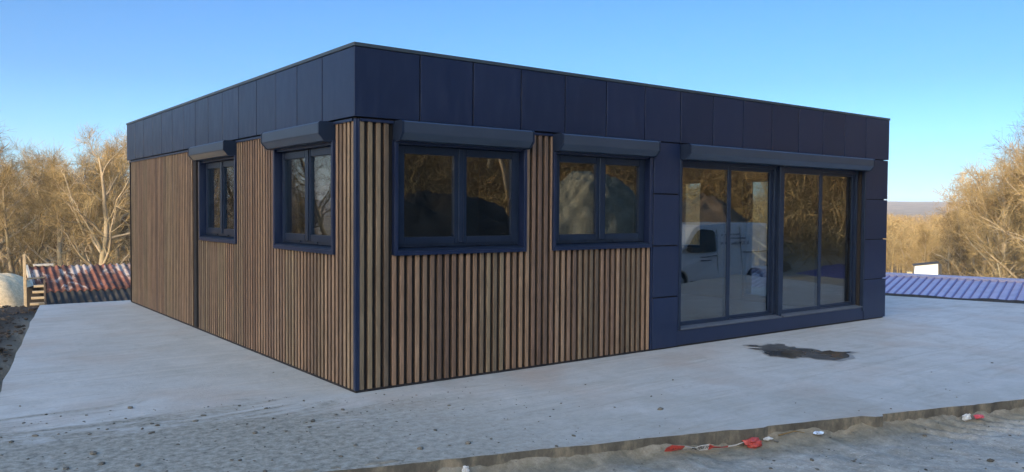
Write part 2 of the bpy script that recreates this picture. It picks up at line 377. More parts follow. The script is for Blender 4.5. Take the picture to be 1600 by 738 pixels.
# ------------------------------------------------------------------ slab
def make_slab():
    P = []
    n = len(SLAB)
    for i in range(n):
        a = Vector(SLAB[i]); b = Vector(SLAB[(i+1) % n]); L = (b-a).length; k = max(2, int(L/.07)) if i == 3 else max(1, int(L/.5))
        nrm = Vector((b-a)).normalized(); nrm = Vector((nrm.y, -nrm.x))
        for j in range(k):
            p = a.lerp(b, j/k)
            if i == 3:
                q = mnoise.noise(Vector((p.x*2.3, 1, 0)))*.022+mnoise.noise(Vector((p.x*9, 3, 0)))*.014-.015
                if abs(p.x-3.02) < .05: q -= .06
                if abs(p.x-1.9) < .12: q -= .025
                p = p+Vector((0, q))
            elif i in (1, 2, 0): p = p+Vector((mnoise.noise(Vector((p.y*2.3, 7, 0)))*.03, 0))
            P.append(p)
    bm = bmesh.new(); top = [bm.verts.new((p.x, p.y, 0)) for p in P]; f = bm.faces.new(top)
    if f.normal.z < 0: f.normal_flip()
    ext = bmesh.ops.extrude_face_region(bm, geom=[f]); vv = [g for g in ext['geom'] if isinstance(g, bmesh.types.BMVert)]
    for v in vv: v.co.z = -.34
    bmesh.ops.recalc_face_normals(bm, faces=bm.faces)
    me = bpy.data.meshes.new('concrete_slab'); bm.to_mesh(me); bm.free()
    bv = link('concrete_slab', me, None, CONC); tag(bv, kind='structure')
make_slab()

def dirt_h(X, Y):
    k = kerb_y(X)-Y            # >0 outside the kerb, towards the road
    out = -.135*sstep(-1.9, -.2, X)+.012*(1-sstep(-1.9, -.2, X))
    bank = .075*np.exp(-np.clip(k, 0, 9)/.10)*(.6+1.4*vnoise(X, Y, .25, 31))*sstep(-1.5, .2, X)
    ruts = .022*np.sin((X*.9+Y*.45)*38)*np.exp(-((k-.28)/.2)**2)*sstep(3.0, 3.6, X)
    zo = out+bank+ruts+.030*fbm(X, Y, .9, 41)+.020*fbm(X, Y, .16, 43, 5)
    line = .86-(X+2.6)*.36     # upper limit of the trodden dirt on the slab
    m = sstep(-.35, -.05, k)*(1-sstep(-1.2, .2, X+.5*fbm(X, Y, .7, 53)))
    zi = -.024+.024*m+.016*fbm(X, Y, .35, 55)+.022*fbm(X, Y, .085, 57, 3)*(.2+.8*m)
    zi = np.where(k > -.02, zi, zi)
    w = sstep(-.03, .03, k)
    return zo*w+zi*(1-w)
def make_dirt():
    xs = np.arange(-5.5, 9.5, .035); ys = np.arange(-6.2, 1.6, .035)
    X, Y = np.meshgrid(xs, ys, indexing='ij'); Z = dirt_h(X, Y)
    e = np.minimum.reduce([X-xs[0], xs[-1]-X, Y-ys[0], ys[-1]-Y]); Z = Z-.12*(1-sstep(0, .6, e))
    i = np.arange(X.size).reshape(X.shape)
    # keep only what can show: outside the slab or near its dirty corner
    sd = poly_sd(X, Y); keepv = (sd > -.08) | (Z > -.018) 
    F = np.stack([i[:-1, :-1].ravel(), i[1:, :-1].ravel(), i[1:, 1:].ravel(), i[:-1, 1:].ravel()], 1)
    kv = keepv.ravel(); F = F[kv[F].any(1)]
    used = np.unique(F); mp = -np.ones(X.size, int); mp[used] = np.arange(len(used))
    V = np.stack([X.ravel(), Y.ravel(), Z.ravel()], 1)[used]
    o = np_mesh('dirt_road', V, mp[F], DIRT, smooth=True); tag(o, kind='structure')
make_dirt()

# ------------------------------------------------------------------ building
W, L, H, HP = 9.05, 8.73, 3.10, 2.45
bld = empty('prefab_building')
tag(bld, 'flat roofed prefab house with anthracite panels and vertical brown wood slat cladding', 'building')
TR = lambda u, w, z: (u, -w, z)          # front (sunless right-hand face in the picture)
TL = lambda u, w, z: (-w, u, z)          # side face
TE = lambda u, w, z: (W+w, u, z)         # far end
TB = lambda u, w, z: (u, L+w, z)         # back
def holes_wall(mb, T, u0, u1, z0, z1, w0, w1, holes):
    us = sorted({u0, u1, *[h[0] for h in holes], *[h[1] for h in holes]}); us = [u for u in us if u0 <= u <= u1]
    for a, b in zip(us[:-1], us[1:]):
        hs = sorted([(h[2], h[3]) for h in holes if h[0] < (a+b)/2 < h[1]]); z = z0
        for q0, q1 in hs:
            if q0 > z: mb.box(a, b, w0, w1, z, q0, T=T)
            z = q1
        if z < z1: mb.box(a, b, w0, w1, z, z1, T=T)
WIN_R = [(.38, 1.91), (2.27, 3.76)]
WIN_L = [(.42, 1.90), (3.12, 4.57)]
DOOR = (4.25, 8.40)
hR = [(a+.02, b-.02, 1.24, 2.40) for a, b in WIN_R]+[(DOOR[0]+.02, DOOR[1]-.02, .20, 2.40)]
hL = [(a+.02, b-.02, 1.24, 2.40) for a, b in WIN_L]
hE = [(1.75, 2.50, .12, 2.22), (3.45, 4.05, .95, 2.22)]
mb = MB()
holes_wall(mb, TR, 0.03, W-.05, .02, 3.0, -.24, -.032, hR)
holes_wall(mb, TL, .2405, L-.24, .02, 3.0, -.24, -.032, hL)
holes_wall(mb, TE, .2405, L-.24, .02, 3.0, -.24, -.045, hE)
holes_wall(mb, TB, 0.03, W-.05, .02, 3.0, -.24, -.032, [])
mb.build('wall', WOODBACK, bld)
mb = MB()
holes_wall(mb, TR, .262, W-.262, .06, 2.6, -.26, -.242, hR)
holes_wall(mb, TL, .262, L-.262, .06, 2.6, -.26, -.242, hL)
holes_wall(mb, TE, .262, L-.262, .06, 2.6, -.26, -.242, hE)
holes_wall(mb, TB, .262, W-.262, .06, 2.6, -.26, -.242, [])
mb.box(5.9, 6.0, 4.9, L-.262, .06, 2.6); mb.box(.262, 3.9, 3.7, 3.8, .06, 2.6)
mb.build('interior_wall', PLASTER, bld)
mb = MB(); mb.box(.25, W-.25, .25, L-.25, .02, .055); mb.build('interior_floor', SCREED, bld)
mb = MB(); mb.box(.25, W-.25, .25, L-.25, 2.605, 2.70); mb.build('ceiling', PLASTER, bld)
mb = MB(); mb.box(.24, W-.24, .24, L-.24, 2.86, 2.94); mb.build('roof', simple('roof_membrane', (.05, .05, .055), .8), bld)
# plinth line
mb = MB()
for T, a, b in ((TR, .02, W-.02), (TL, .0, L-.1), (TB, .02, W-.02)): mb.box(a, b, -.028, -.003, .001, .022, T=T)
mb.build('plinth', GAPDARK, bld)

# wood slats
def slats(T, u0, u1, pitch, w, wins, name, skip=()):
    mb = MB(); at = []; rr = random.Random(len(name)+int(u1)); k = 0; u = u0
    board = rr.random()
    while u+w < u1:
        if k % 4 == 0: board = rr.random()
        if not any(a < u+w/2 < b for a, b in skip):
            ivs = [(.024, 2.415)]
            lo, hi = u, u+w
            for a, b in wins:
                if hi > a and lo < b:
                    if lo < a-.012: ivs = [(.024, 1.214, lo, hi), (1.214, 2.415, lo, a-.001)]
                    elif hi > b+.012: ivs = [(.024, 1.214, lo, hi), (1.214, 2.415, b+.001, hi)]
                    else: ivs = [(.024, 1.218)]
            dd = rr.uniform(-.001, .001)
            for iv in ivs:
                z0, z1 = iv[:2]; lo, hi = iv[2:] if len(iv) > 2 else (u, u+w)
                prof = [(lo, -.030), (lo, -.004+dd), (lo+.004, dd), (hi-.004, dd), (hi, -.004+dd), (hi, -.030)]
                F = lambda z, a, b: T(a, b, z)
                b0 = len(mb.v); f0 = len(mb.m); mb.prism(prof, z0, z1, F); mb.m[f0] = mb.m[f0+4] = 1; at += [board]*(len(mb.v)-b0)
        k += 1; u += pitch
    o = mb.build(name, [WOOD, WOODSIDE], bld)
    a = o.data.attributes.new('board', 'FLOAT', 'POINT'); a.data.foreach_set('value', np.array(at, dtype=np.float32))
    return o
slats(TR, .042, 3.765, .0816, .045, WIN_R, 'slat_cladding')
slats(TL, .046, 8.60, .0805, .040, WIN_L, 'slat_cladding', skip=((4.71, 4.92),))
# corner and edge profiles
mb = MB(); mb.box(-.002, .028, -.002, .040, .022, HP-.012); mb.box(.028, .042, -.002, .012, .022, HP-.012); mb.build('corner_profile', METAL, bld, .002)
mb = MB(); mb.box(4.75, 4.87, -.030, .006, .022, 2.414, T=TL); mb.build('joint_profile', GAPDARK, bld)
mb = MB(); mb.box(8.60, 8.64, -.030, .004, .022, 2.414, T=TL); mb.build('edge_profile', WOODBACK, bld)
mb = MB()
mb.box(.05, 8.64, -.03, .012, 2.416, 2.440, T=TL); mb.box(.045, .375, -.03, .012, 2.416, 2.440, T=TR); mb.box(1.915, 2.265, -.03, .012, 2.416, 2.440, T=TR)
mb.build('head_profile', METAL, bld)
mb = MB(); mb.box(3.768, 3.792, -.03, .006, .02, 2.438, T=TR); mb.build('edge_profile', METAL, bld)

# fascia panels
su = [0.0, .645, 1.24, 1.83, 2.42, 3.02, 3.63, 4.24, 4.84, 5.44, 6.05, 6.66, 7.25, 7.82, 8.40, 9.05]
sl = [0.0, .66, 1.26, 1.83, 2.41, 3.0, 3.58, 4.16, 4.72, 5.28, 5.86, 6.46, 7.00, 7.57, 8.14, 8.73]
def panels(T, ss, first=0, last=0):
    for i, (a, b) in enumerate(zip(ss[:-1], ss[1:])):
        mb = MB(); g = .008
        a_ = a+(g if i else first); b_ = b-(g if i < len(ss)-2 else last)
        mb.box(a_, b_, -.004, .018+.0008*((i*7) % 3), HP+.006, H-.036, T=T); mb.build('fascia_panel', METAL, bld, .001)
panels(TR, su, -.018, -.018); panels(TL, sl, .0, -.018)
panels(TE, [0, 1.75, 3.5, 5.25, 7.0, L], .0, 0); panels(TB, [0, 1.8, 3.6, 5.4, 7.2, W], .0, .0)
mb = MB()
for T, a, b in ((TR, .0, W), (TB, .0, W)): mb.box(a, b, -.03, -.006, HP+.012, H-.04, T=T)
for T, a, b in ((TL, .03, L-.03), (TE, .03, L-.03)): mb.box(a, b, -.03, -.006, HP+.012, H-.04, T=T)
mb.build('fascia_backing', GAPDARK, bld)
# coping
CAP = simple('coping_metal', (.035, .055, .075), .38, 0, 3, .1)
mb = MB(); o_ = .028
mb.box(-o_, W+o_, -o_, .16, H-.032, H); mb.box(-o_, W+o_, L-.16, L+o_, H-.032, H)
mb.box(-o_, .16, .161, L-.161, H-.032, H); mb.box(W-.16, W+o_, .161, L-.161, H-.032, H)
mb.build('coping', CAP, bld, .002)
mb = MB(); mb.box(.1, W-.1, .1, .13, 2.9, H-.034); mb.box(.1, W-.1, L-.13, L-.1, 2.9, H-.034); mb.box(.1, .13, .131, L-.131, 2.9, H-.034); mb.box(W-.13, W-.1, .131, L-.131, 2.9, H-.034)
mb.build('parapet_upstand', GAPDARK, bld)

# column panels beside the glazed doors
zz = [.012, .62, 1.23, 1.84, HP]
def colpanels(T, a, b, wrap=False):
    for z0, z1 in zip(zz[:-1], zz[1:]):
        mb = MB(); mb.box(a, b, -.005, .014, z0+.007, z1-.008, T=T)
        mb.build('cladding_panel', METAL, bld, .002)
colpanels(TR, 3.800, 4.225); colpanels(TR, 8.44, W+.012)
mb = MB(); mb.box(3.795, 4.245, -.031, -.008, .003, HP-.004, T=TR); mb.build('panel_backing', GAPDARK, bld)
mb = MB(); mb.box(8.42, W-.05, -.031, -.008, .003, HP-.004, T=TR); mb.build('panel_backing', GAPDARK, bld)
mb = MB(); mb.box(4.229, 4.249, -.03, .010, .02, HP-.01, T=TR); mb.build('edge_profile', METAL, bld)
# far end cladding panels
for u0, u1 in ((.0, 1.70), (2.55, 3.40), (4.10, 5.6), (5.6, 7.1), (7.1, L)):
    for z0, z1 in zip(zz[:-1], zz[1:]):
        mb = MB(); mb.box(u0+.006, u1-.006, -.02, .012, z0+.008, z1-.008, T=TE); mb.build('cladding_panel', METAL, bld, .002)

# windows
def window(T, u0, u1, z0=1.215, z1=2.27):
    t = .036; mb = MB()
    mb.box(u0, u0+t, -.15, .026, z0, z1, T=T); mb.box(u1-t, u1, -.15, .026, z0, z1, T=T)
    mb.box(u0+t, u1-t, -.15, .026, z0, z0+t, T=T); mb.box(u0+t, u1-t, -.15, .0, 2.235, 2.30, T=T)
    win = mb.build('window', METAL, bld, .0015)
    a, b = u0+t, u1-t; zb = z0+t
    mb = MB(); F = lambda u, p, q: T(u, p, q)
    mb.prism([(-.12, zb+.001), (.018, zb+.001), (.018, zb+.012), (-.12, zb+.040)], a+.001, b-.001, F)
    mb.build('sill', FRAME, win, .001)
    zf = zb+.034; fw = .05; zt = 2.262
    mb = MB(); mb.box(a, a+fw, -.13, -.065, zf, zt, T=T); mb.box(b-fw, b, -.13, -.065, zf, zt, T=T)
    mb.box(a+fw, b-fw, -.13, -.065, zf, zf+fw-.01, T=T); mb.box(a+fw, b-fw, -.13, -.065, zt-fw, zt, T=T)
    mb.build('frame', FRAME, win, .003)
    c = (a+b)/2; sw = .068; s0, s1 = a+fw-.012, b-fw+.012; zs0, zs1 = zf+fw-.022, zt-fw+.012
    for q0, q1 in ((s0, c-.004), (c+.004, s1)):
        mb = MB(); w0, w1 = -.110, -.050
        mb.box(q0, q0+sw, w0, w1, zs0, zs1, T=T); mb.box(q1-sw, q1, w0, w1, zs0, zs1, T=T)
        mb.box(q0+sw, q1-sw, w0, w1, zs0, zs0+sw, T=T); mb.box(q0+sw, q1-sw, w0, w1, zs1-sw, zs1, T=T)
        mb.build('sash', FRAME, win, .005, seg=2)
        mb = MB(); mb.box(q0+sw-.006, q1-sw+.006, -.090, -.072, zs0+sw-.006, zs1-sw+.006, T=T); mb.build('pane', GLASS, win)
    mb = MB(); mb.box(c-.030, c+.030, -.0495, -.036, zs0+.01, zs1, T=T); mb.build('astragal', FRAME, win, .004)
    for q in (c-.22, c+.20):
        mb = MB(); mb.box(q, q+.045, -.0645, -.052, zf+.008, zf+.024, T=T); mb.build('drain_cap', FRAME, win, .003)
    return win
def shutter(T, u0, u1, zt=2.437):
    p = .152; mb = MB(); F = lambda u, a, b: T(u, a, b)
    prof = [(-.02, 2.262), (.085, 2.262), (.100, 2.268), (p-.002, 2.325), (p, 2.335), (p, zt-.012), (p-.012, zt), (-.02, zt)]
    mb.prism(prof, u0+.022, u1-.022, F)
    o = mb.build('shutter_box', BOXP, bld)
    prof2 = [(-.02, 2.257), (.087, 2.257), (.103, 2.264), (p+.002, 2.322), (p+.004, 2.334), (p+.004, zt-.010), (p-.010, zt+.003), (-.02, zt+.003)]
    for q0, q1 in ((u0, u0+.021), (u1-.021, u1)):
        mb = MB(); mb.prism(prof2, q0, q1, F); mb.build('end_cap', FRAME, o)
    return o
for a, b in WIN_R: window(TR, a, b); shutter(TR, a, b-.01)
for a, b in WIN_L: window(TL, a, b); shutter(TL, a+.01, b)
shutter(TR, 4.262, 8.415)
# guide rails of the shutters
mb = MB(); mb.box(DOOR[1]-.002, DOOR[1]+.038, -.10, .020, .15, 2.26, T=TR); mb.build('guide_rail', FRAME, bld, .002)
mb = MB(); mb.box(DOOR[0]+.001, DOOR[0]+.040, -.10, .018, .205, 2.26, T=TR); mb.build('guide_rail', FRAME, bld, .002)
# glazed doors
mb = MB(); mb.box(4.252, 8.438, -.03, .004, .024, .198, T=TR); mb.build('kick_panel', METAL, bld, .002)
def door_unit(u0, u1):
    z0, z1 = .205, 2.262; fw = .052; T = TR; mb = MB()
    mb.box(u0, u0+fw, -.16, -.085, z0, z1, T=T); mb.box(u1-fw, u1, -.16, -.085, z0, z1, T=T)
    mb.box(u0+fw, u1-fw, -.16, -.085, z0, z0+.04, T=T); mb.box(u0+fw, u1-fw, -.16, -.085, z1-.045, z1, T=T)
    d = mb.build('glazed_door', FRAME, bld, .003)
    mb = MB(); mb.prism([(-.13, z0+.0005), (.022, z0+.0005), (.022, z0+.012), (-.084, z0+.030), (-.13, z0+.030)], u0+.004, u1-.004, lambda u, a, b: T(u, a, b))
    mb.build('threshold', simple('threshold_metal', (.10, .12, .15), .3), d)
    c = (u0+u1)/2; sw = .066
    for q0, q1 in ((u0+fw-.008, c+.033), (c-.033, u1-fw+.008)):
        w0, w1 = ((-.118, -.085) if q0 < c-.1 else (-.156, -.124)); zs0, zs1 = z0+.036, z1-.04; mb = MB()
        mb.box(q0, q0+sw, w0+.002, w1, zs0, zs1, T=T); mb.box(q1-sw, q1, w0+.002, w1, zs0, zs1, T=T)
        mb.box(q0+sw, q1-sw, w0+.002, w1, zs0, zs0+.045, T=T); mb.box(q0+sw, q1-sw, w0+.002, w1, zs1-.05, zs1, T=T)
        mb.build('sash', FRAME, d, .003)
        mb = MB(); mb.box(q0+sw-.005, q1-sw+.005, (w0+w1)/2-.008, (w0+w1)/2+.008, zs0+.042, zs1-.046, T=T); mb.build('pane', GLASS, d)
door_unit(4.292, 6.335); door_unit(6.395, 8.396)
mb = MB(); mb.box(6.336, 6.394, -.16, -.055, .205, 2.262, T=TR); mb.build('mullion', FRAME, bld, .003)
mb = MB(); mb.box(6.325, 6.405, -.05, -.03, .205, 2.262, T=TR); mb.box(4.3, 8.39, -.16, -.03, 2.2625, 2.30, T=TR); mb.build('shutter_track', FRAME, bld, .003)
# openings in the far end wall
for a, b, z0, z1 in hE:
    mb = MB(); t = .05; mb.box(a, a+t, -.18, -.02, z0, z1, T=TE); mb.box(b-t, b, -.18, -.02, z0, z1, T=TE)
    mb.box(a+t, b-t, -.18, -.02, z0, z0+t, T=TE); mb.box(a+t, b-t, -.18, -.02, z1-t, z1, T=TE)
    w_ = mb.build('window', FRAME, bld, .003)
    mb = MB(); mb.box(a+t-.004, b-t+.004, -.11, -.092, z0+t-.004, z1-t+.004, T=TE); mb.build('pane', GLASS, w_)

#@@REST@@
# ------------------------------------------------------------------ trees
def bark_mat(name, a, b, moss):
    m = N(name); v = m.coord(); oi = m.n('ShaderNodeObjectInfo')
    c = m.ramp(m.noise(m.coord((1, 1, .3)), 3.5, 6, .7), [(.3, a), (.7, b)])
    c = m.mix(m.ramp(m.noise(v, 1.1, 4), [(.5, 0.), (.7, .55)]), c, moss)
    c = m.mix(1, c, m.math('MULTIPLY_ADD', oi.outputs['Random'], .4, .8), 'MULTIPLY')
    return m.set(c, .9, None, 0, .1)
BARK = bark_mat('oak_bark', (.30, .24, .165), (.52, .43, .30), (.36, .31, .16))
def twig_mat(name, a, b, c3):
    m = N(name); v = m.coord(); oi = m.n('ShaderNodeObjectInfo')
    c = m.ramp(m.noise(v, .9, 5, .7), [(.3, a), (.52, b), (.72, c3)])
    c = m.mix(1, c, m.math('MULTIPLY_ADD', oi.outputs['Random'], .35, .82), 'MULTIPLY')
    return m.set(c, .9, None, 0, .1)
TWIG = twig_mat('bare_twigs', (.15, .10, .045), (.36, .265, .125), (.54, .42, .22))
TWIGD = twig_mat('bare_twigs_shaded', (.055, .038, .022), (.12, .082, .043), (.20, .145, .075))  # darker copy of the twigs; shade deep in the wood put into the colour
BRUSH = twig_mat('dry_brush', (.10, .065, .035), (.20, .135, .065), (.30, .21, .10))

def perp(d, ang, az):
    d = d.normalized(); x = d.cross(Vector((0, 0, 1)) if abs(d.z) < .95 else Vector((1, 0, 0))).normalized(); y = d.cross(x)
    return (d*math.cos(ang)+(x*math.cos(az)+y*math.sin(az))*math.sin(ang)).normalized()
def ribbons(P0, P1, w, g):
    """flat tapered ribbons between point arrays, random roll"""
    d = P1-P0; ln = np.linalg.norm(d, axis=1, keepdims=True); d = d/np.maximum(ln, 1e-6)
    rn = g.normal(size=P0.shape); x = np.cross(d, rn); x /= np.linalg.norm(x, axis=1, keepdims=True)+1e-9
    w = np.asarray(w).reshape(-1, 1)
    n = len(P0); V = np.concatenate([P0-x*w/2, P0+x*w/2, P1+x*w*.2, P1-x*w*.2]); i = np.arange(n)
    return V, np.stack([i, i+n, i+2*n, i+3*n], 1)
def grow_tree(seed, Ht=10., stems=1, limb_lo=.28, spread=.42, dense=1., tw=.0115):
    r = random.Random(seed); g = np.random.default_rng(seed); mb = MB(); brs = []   # brs: (pts, level)
    def branch(p, d, ln, rad, lvl, curl, upb, n=6):
        pts = [p.copy()]; rads = [rad]; dd = d.copy()
        for i in range(n):
            dd = (dd+Vector((r.gauss(0, curl), r.gauss(0, curl), r.gauss(0, curl)+upb))).normalized()
            pts.append(pts[-1]+dd*ln/n); rads.append(rad*(1-.86*(i+1)/n) if lvl else rad*(1-.80*((i+1)/n)**1.15))
        mb.tube(pts, rads, [8, 6, 4, 3][lvl], caps=False); brs.append((pts, lvl, rad)); return pts, rads
    for s in range(stems):
        d0 = perp(Vector((0, 0, 1)), R(2 if stems == 1 else r.uniform(8, 16)), s*2*math.pi/stems+r.random()*2)
        h = Ht*(.93 if s == 0 else r.uniform(.7, .9)); tp, tr = branch(Vector((r.uniform(-.1, .1)*(stems > 1), 0, -.2)), d0, h, .022*Ht*(1 if stems == 1 else .75), 0, .07, .03, 12)
        nl = int((17 if stems == 1 else 11)*dense)
        for k in range(nl):
            t = limb_lo+(1-limb_lo)*(k+r.random())/nl; i = min(int(t*12), 11); f = t*12-i; p = tp[i].lerp(tp[i+1], f); rad = tr[i]
            az = k*2.4+r.uniform(-.6, .6); ang = R(r.uniform(48, 82)*(1-.45*t)); dl = perp((tp[i+1]-tp[i]), ang, az)
            ln = Ht*spread*(1.08-.75*t)*r.uniform(.7, 1.15)
            lp, lr = branch(p, dl, ln, max(.012, rad*.52), 1, .17, .10, 7)
            for q in range(int(7*dense)):
                t2 = .18+.8*(q+r.random())/7; i2 = min(int(t2*7), 6); p2 = lp[i2].lerp(lp[i2+1], t2*7-i2)
                d2 = perp(lp[i2+1]-lp[i2], R(r.uniform(28, 65)), r.random()*6.28)
                branch(p2, d2, ln*r.uniform(.25, .5)*(1.15-.6*t2), max(.008, lr[i2]*.5), 2, .22, .06, 5)
    # fine twigs, vectorised
    A = []; D = []; S = []
    for pts, lvl, rad in brs:
        if lvl == 0:
            pts = pts[7:]; k = 26
        else: k = 11 if lvl == 1 else 8
        for q in range(int(k*dense)):
            t = (.25+.75*r.random())*(len(pts)-1); i = min(int(t), len(pts)-2)
            A.append(pts[i].lerp(pts[i+1], t-i)); D.append((pts[i+1]-pts[i]).normalized()); S.append(1.0)
    A = np.array(A); D = np.array(D); n = len(A)
    d3 = D*.75+g.normal(size=(n, 3))*.55; d3[:, 2] += .18; d3 /= np.linalg.norm(d3, axis=1, keepdims=True)
    l3 = g.uniform(.35, 1.0, (n, 1))*Ht/10; B = A+d3*l3
    mid = (A+B)/2+g.normal(size=A.shape)*.05
    Vs = []; Fs = []; off = 0
    for a, b, w in ((A, mid, tw*1.25), (mid, B, tw)):
        V, F = ribbons(a, b, np.full(n, w), g); Vs.append(V); Fs.append(F+off); off += len(V)
    m = int(5*dense)
    for k in range(m):
        t = g.uniform(.15, 1, (n, 1)); P = A+(B-A)*t; d4 = d3+g.normal(size=(n, 3))*.65; d4[:, 2] += .1; d4 /= np.linalg.norm(d4, axis=1, keepdims=True)
        V, F = ribbons(P, P+d4*g.uniform(.14, .48, (n, 1))*Ht/10, np.full(n, tw*.75), g); Vs.append(V); Fs.append(F+off); off += len(V)
    return mb, np.concatenate(Vs), np.concatenate(Fs)
VARS = []
specs = [dict(seed=11, limb_lo=.30, spread=.46), dict(seed=12, stems=3, limb_lo=.35, spread=.36), dict(seed=13, limb_lo=.22, spread=.50),
         dict(seed=14, limb_lo=.42, spread=.36), dict(seed=15, stems=2, limb_lo=.30, spread=.40), dict(seed=16, limb_lo=.12, spread=.46, dense=1.1)]
for sp_ in specs:
    mb, V, F = grow_tree(**sp_)
    t = mb.build('trunk', BARK, None, smooth=True); c = np_mesh('crown', V, F, TWIG)
    VARS.append((t.data, c.data, V, F)); bpy.data.objects.remove(t); bpy.data.objects.remove(c)
def tree(var, az, d, top=None, height=None, rz=None, label=None, group=None, wide=1., dark=False):
    x, y = from_cam(az, d); z = hz(x, y)-.1
    h = height if height else CAM[2]+top*d-z
    e = empty('bare_tree', (x, y, z), rz if rz is not None else random.uniform(0, 6.28)); s = h/9.9
    e.scale = (s*wide, s*wide, s)
    tag(e, label, 'tree', group)
    for nm, me in (('trunk', VARS[var][0]), ('crown', VARS[var][1])):
        o = bpy.data.objects.new(nm, me); col.objects.link(o); o.parent = e
        if dark and nm == 'crown': o.material_slots[0].link = 'OBJECT'; o.material_slots[0].material = TWIGD
    return e
GL = 'bare trees at the wood edge on the left'; GR = 'bare trees at the wood edge on the right'
tree(2, -27.3, 40, .074, rz=1.0, label='golden bare oak with pale forked trunk rising behind the middle of the rusty roof', group=GL)
tree(1, -31.3, 42, .062, rz=.4, label='bare tree with slim pale stems at the far left, above the sand pile', group=GL)
tree(4, -25.0, 42, .066, rz=2., label='leaning pale stemmed bare tree right beside the far left corner of the house', group=GL)
tree(3, -29.4, 50, .048, label='lower bare tree between the multi stemmed tree and the golden oak', group=GL)
tree(0, -32.6, 50, .070, label='bare tree cut by the left edge of the photo', group=GL)
tree(0, -26.0, 52, .072, label='bare tree crown just right of the golden oak, behind its branches', group=GL)
LBW = 'bare tree further back in the wood behind the rusty roof'
for i, (az, d, top) in enumerate([(-30.4, 58, .055), (-28.3, 56, .062), (-24.0, 54, .06), (-27.0, 66, .062), (-33.0, 62, .06), (-31.6, 70, .055), (-29.9, 74, .045), (-25.4, 68, .06), (-23.0, 60, .06), (-28.9, 84, .045), (-26.5, 88, .05), (-24.4, 84, .05), (-32.2, 88, .05), (-30.8, 90, .045)]):
    tree(i % 6, az, d, top, dark=i % 3 > 0, label=LBW, group='trees behind the wood edge on the left')
for i in range(22):     # carries on to the left of the picture, mirrored in the side windows
    az = -35-i*2.1+random.uniform(-1, 1); d = random.uniform(36, 62)
    tree((i*5+2) % 6, az, d, random.uniform(.07, .12), dark=i % 2 > 0, label='bare tree of the wood left of the house', group='trees left of the house')
tree(5, 34.6, 34, .125, rz=.3, label='tallest bare tree at the right edge of the photo, low mossy boughs', group=GR)
tree(2, 32.6, 40, .075, rz=2.2, label='spreading bare tree left of the tallest right hand tree', group=GR)
tree(0, 31.2, 46, .045, label='mid sized bare tree in the middle of the slope of crowns on the right', group=GR)
tree(5, 30.2, 52, .018, label='low bushy bare tree at the left foot of the right hand wood', group=GR)
tree(2, 37.0, 37, .135, label='bare tree just outside the right edge of the photo', group=GR)
for i, (az, d, top) in enumerate([(33.4, 46, .085), (34.8, 48, .11), (31.8, 54, .055), (30.3, 58, .022), (29.2, 62, .002), (33.4, 58, .085), (32.2, 62, .065), (29.4, 72, .006), (31.0, 70, .035), (28.4, 68, -.004), (35.0, 60, .11), (36.5, 42, .13), (38.5, 48, .13), (36, 56, .12)]):
    tree((i*5+3) % 6, az, d, top, dark=i % 2 > 0, label='bare tree deeper in the wood on the right', group='trees behind the wood edge on the right')
for i, (az, d) in enumerate([(6, 52), (8.5, 45), (11, 50), (13, 42), (15.5, 47), (17.5, 40), (20, 46), (22, 55), (-14, 50), (-8, 56)]):
    tree((i*5+2) % 6, az, d, .075, label='bare tree standing behind the house', group='trees hidden behind the house')
tree(1, 26.35, 62, -.012, rz=1.5, label='small pale forked bare tree standing behind the white hut', group=GR)
for i in range(56):     # hillside wood mirrored in the front glass
    az = 58+i*1.18+random.uniform(-2, 2); d = random.uniform(38, 60)
    tree((i*5+1) % 6, az, d, height=random.uniform(9, 13), label='bare tree on the hillside opposite the house front', group='trees on the hillside')

def scatter_wood(name, n, azr, dr, htr, label, keep, seed, wmul=2.0, mat=None):
    g = np.random.default_rng(seed); Vs = []; Fs = []; off = 0
    for i in range(n):
        az = g.uniform(*azr); d = math.exp(g.uniform(math.log(dr[0]), math.log(dr[1]))); x, y = from_cam(az, d); z = hz(x, y); hh = g.uniform(*htr)
        if 18 < az < 28.6: hh = max(3.5, min(hh, CAM[2]-.001*d-z+g.uniform(-1.5, .2)))
        V, F = VARS[i % 6][2:]; sel = g.choice(len(F), int(len(F)*keep), replace=False); F2 = F[sel]; P = V[F2]      # (m,4,3)
        c = P.mean(1, keepdims=True); e = (P[:, 1:2]-P[:, 0:1])*(wmul-1)/2
        P = P+np.concatenate([-e, e, e*.4, -e*.4], 1)
        s = hh/9.9; t = g.uniform(0, 6.28); co, si = math.cos(t), math.sin(t)
        Q = P.reshape(-1, 3); Q = np.stack([(Q[:, 0]*co-Q[:, 1]*si)*s*1.15+x, (Q[:, 0]*si+Q[:, 1]*co)*s*1.15+y, Q[:, 2]*s+z-.5], 1)
        Vs.append(Q); Fs.append(np.arange(len(Q)).reshape(-1, 4)+off); off += len(Q)
        k = 6; th = np.arange(k)*2*math.pi/k; rr = .02*9*s     # a trunk each
        ring = np.stack([np.cos(th)*rr, np.sin(th)*rr, np.zeros(k)], 1)
        T = np.concatenate([ring+(x, y, z-.5), ring*.3+(x+g.normal()*.3, y+g.normal()*.3, z+7*s)]); ii = np.arange(k)
        Vs.append(T); Fs.append(np.stack([ii, (ii+1) % k, (ii+1) % k+k, ii+k], 1)+off); off += 2*k
    o = np_mesh(name, np.concatenate(Vs), np.concatenate(Fs), mat or TWIG); tag(o, label, 'forest', kind='stuff'); return o
scatter_wood('distant_forest', 150, (20, 42), (74, 330), (9, 13), 'golden brown bare forest filling the valley on the right', .34, 5, 2.4)
scatter_wood('distant_forest', 420, (22, 36), (260, 1300), (9, 14), 'far golden brown forest canopy below the horizon on the right', .045, 15, 9)
scatter_wood('distant_forest', 90, (-18, 20), (80, 260), (9, 13), 'bare forest in the valley beyond the house', .2, 8, 2.6)
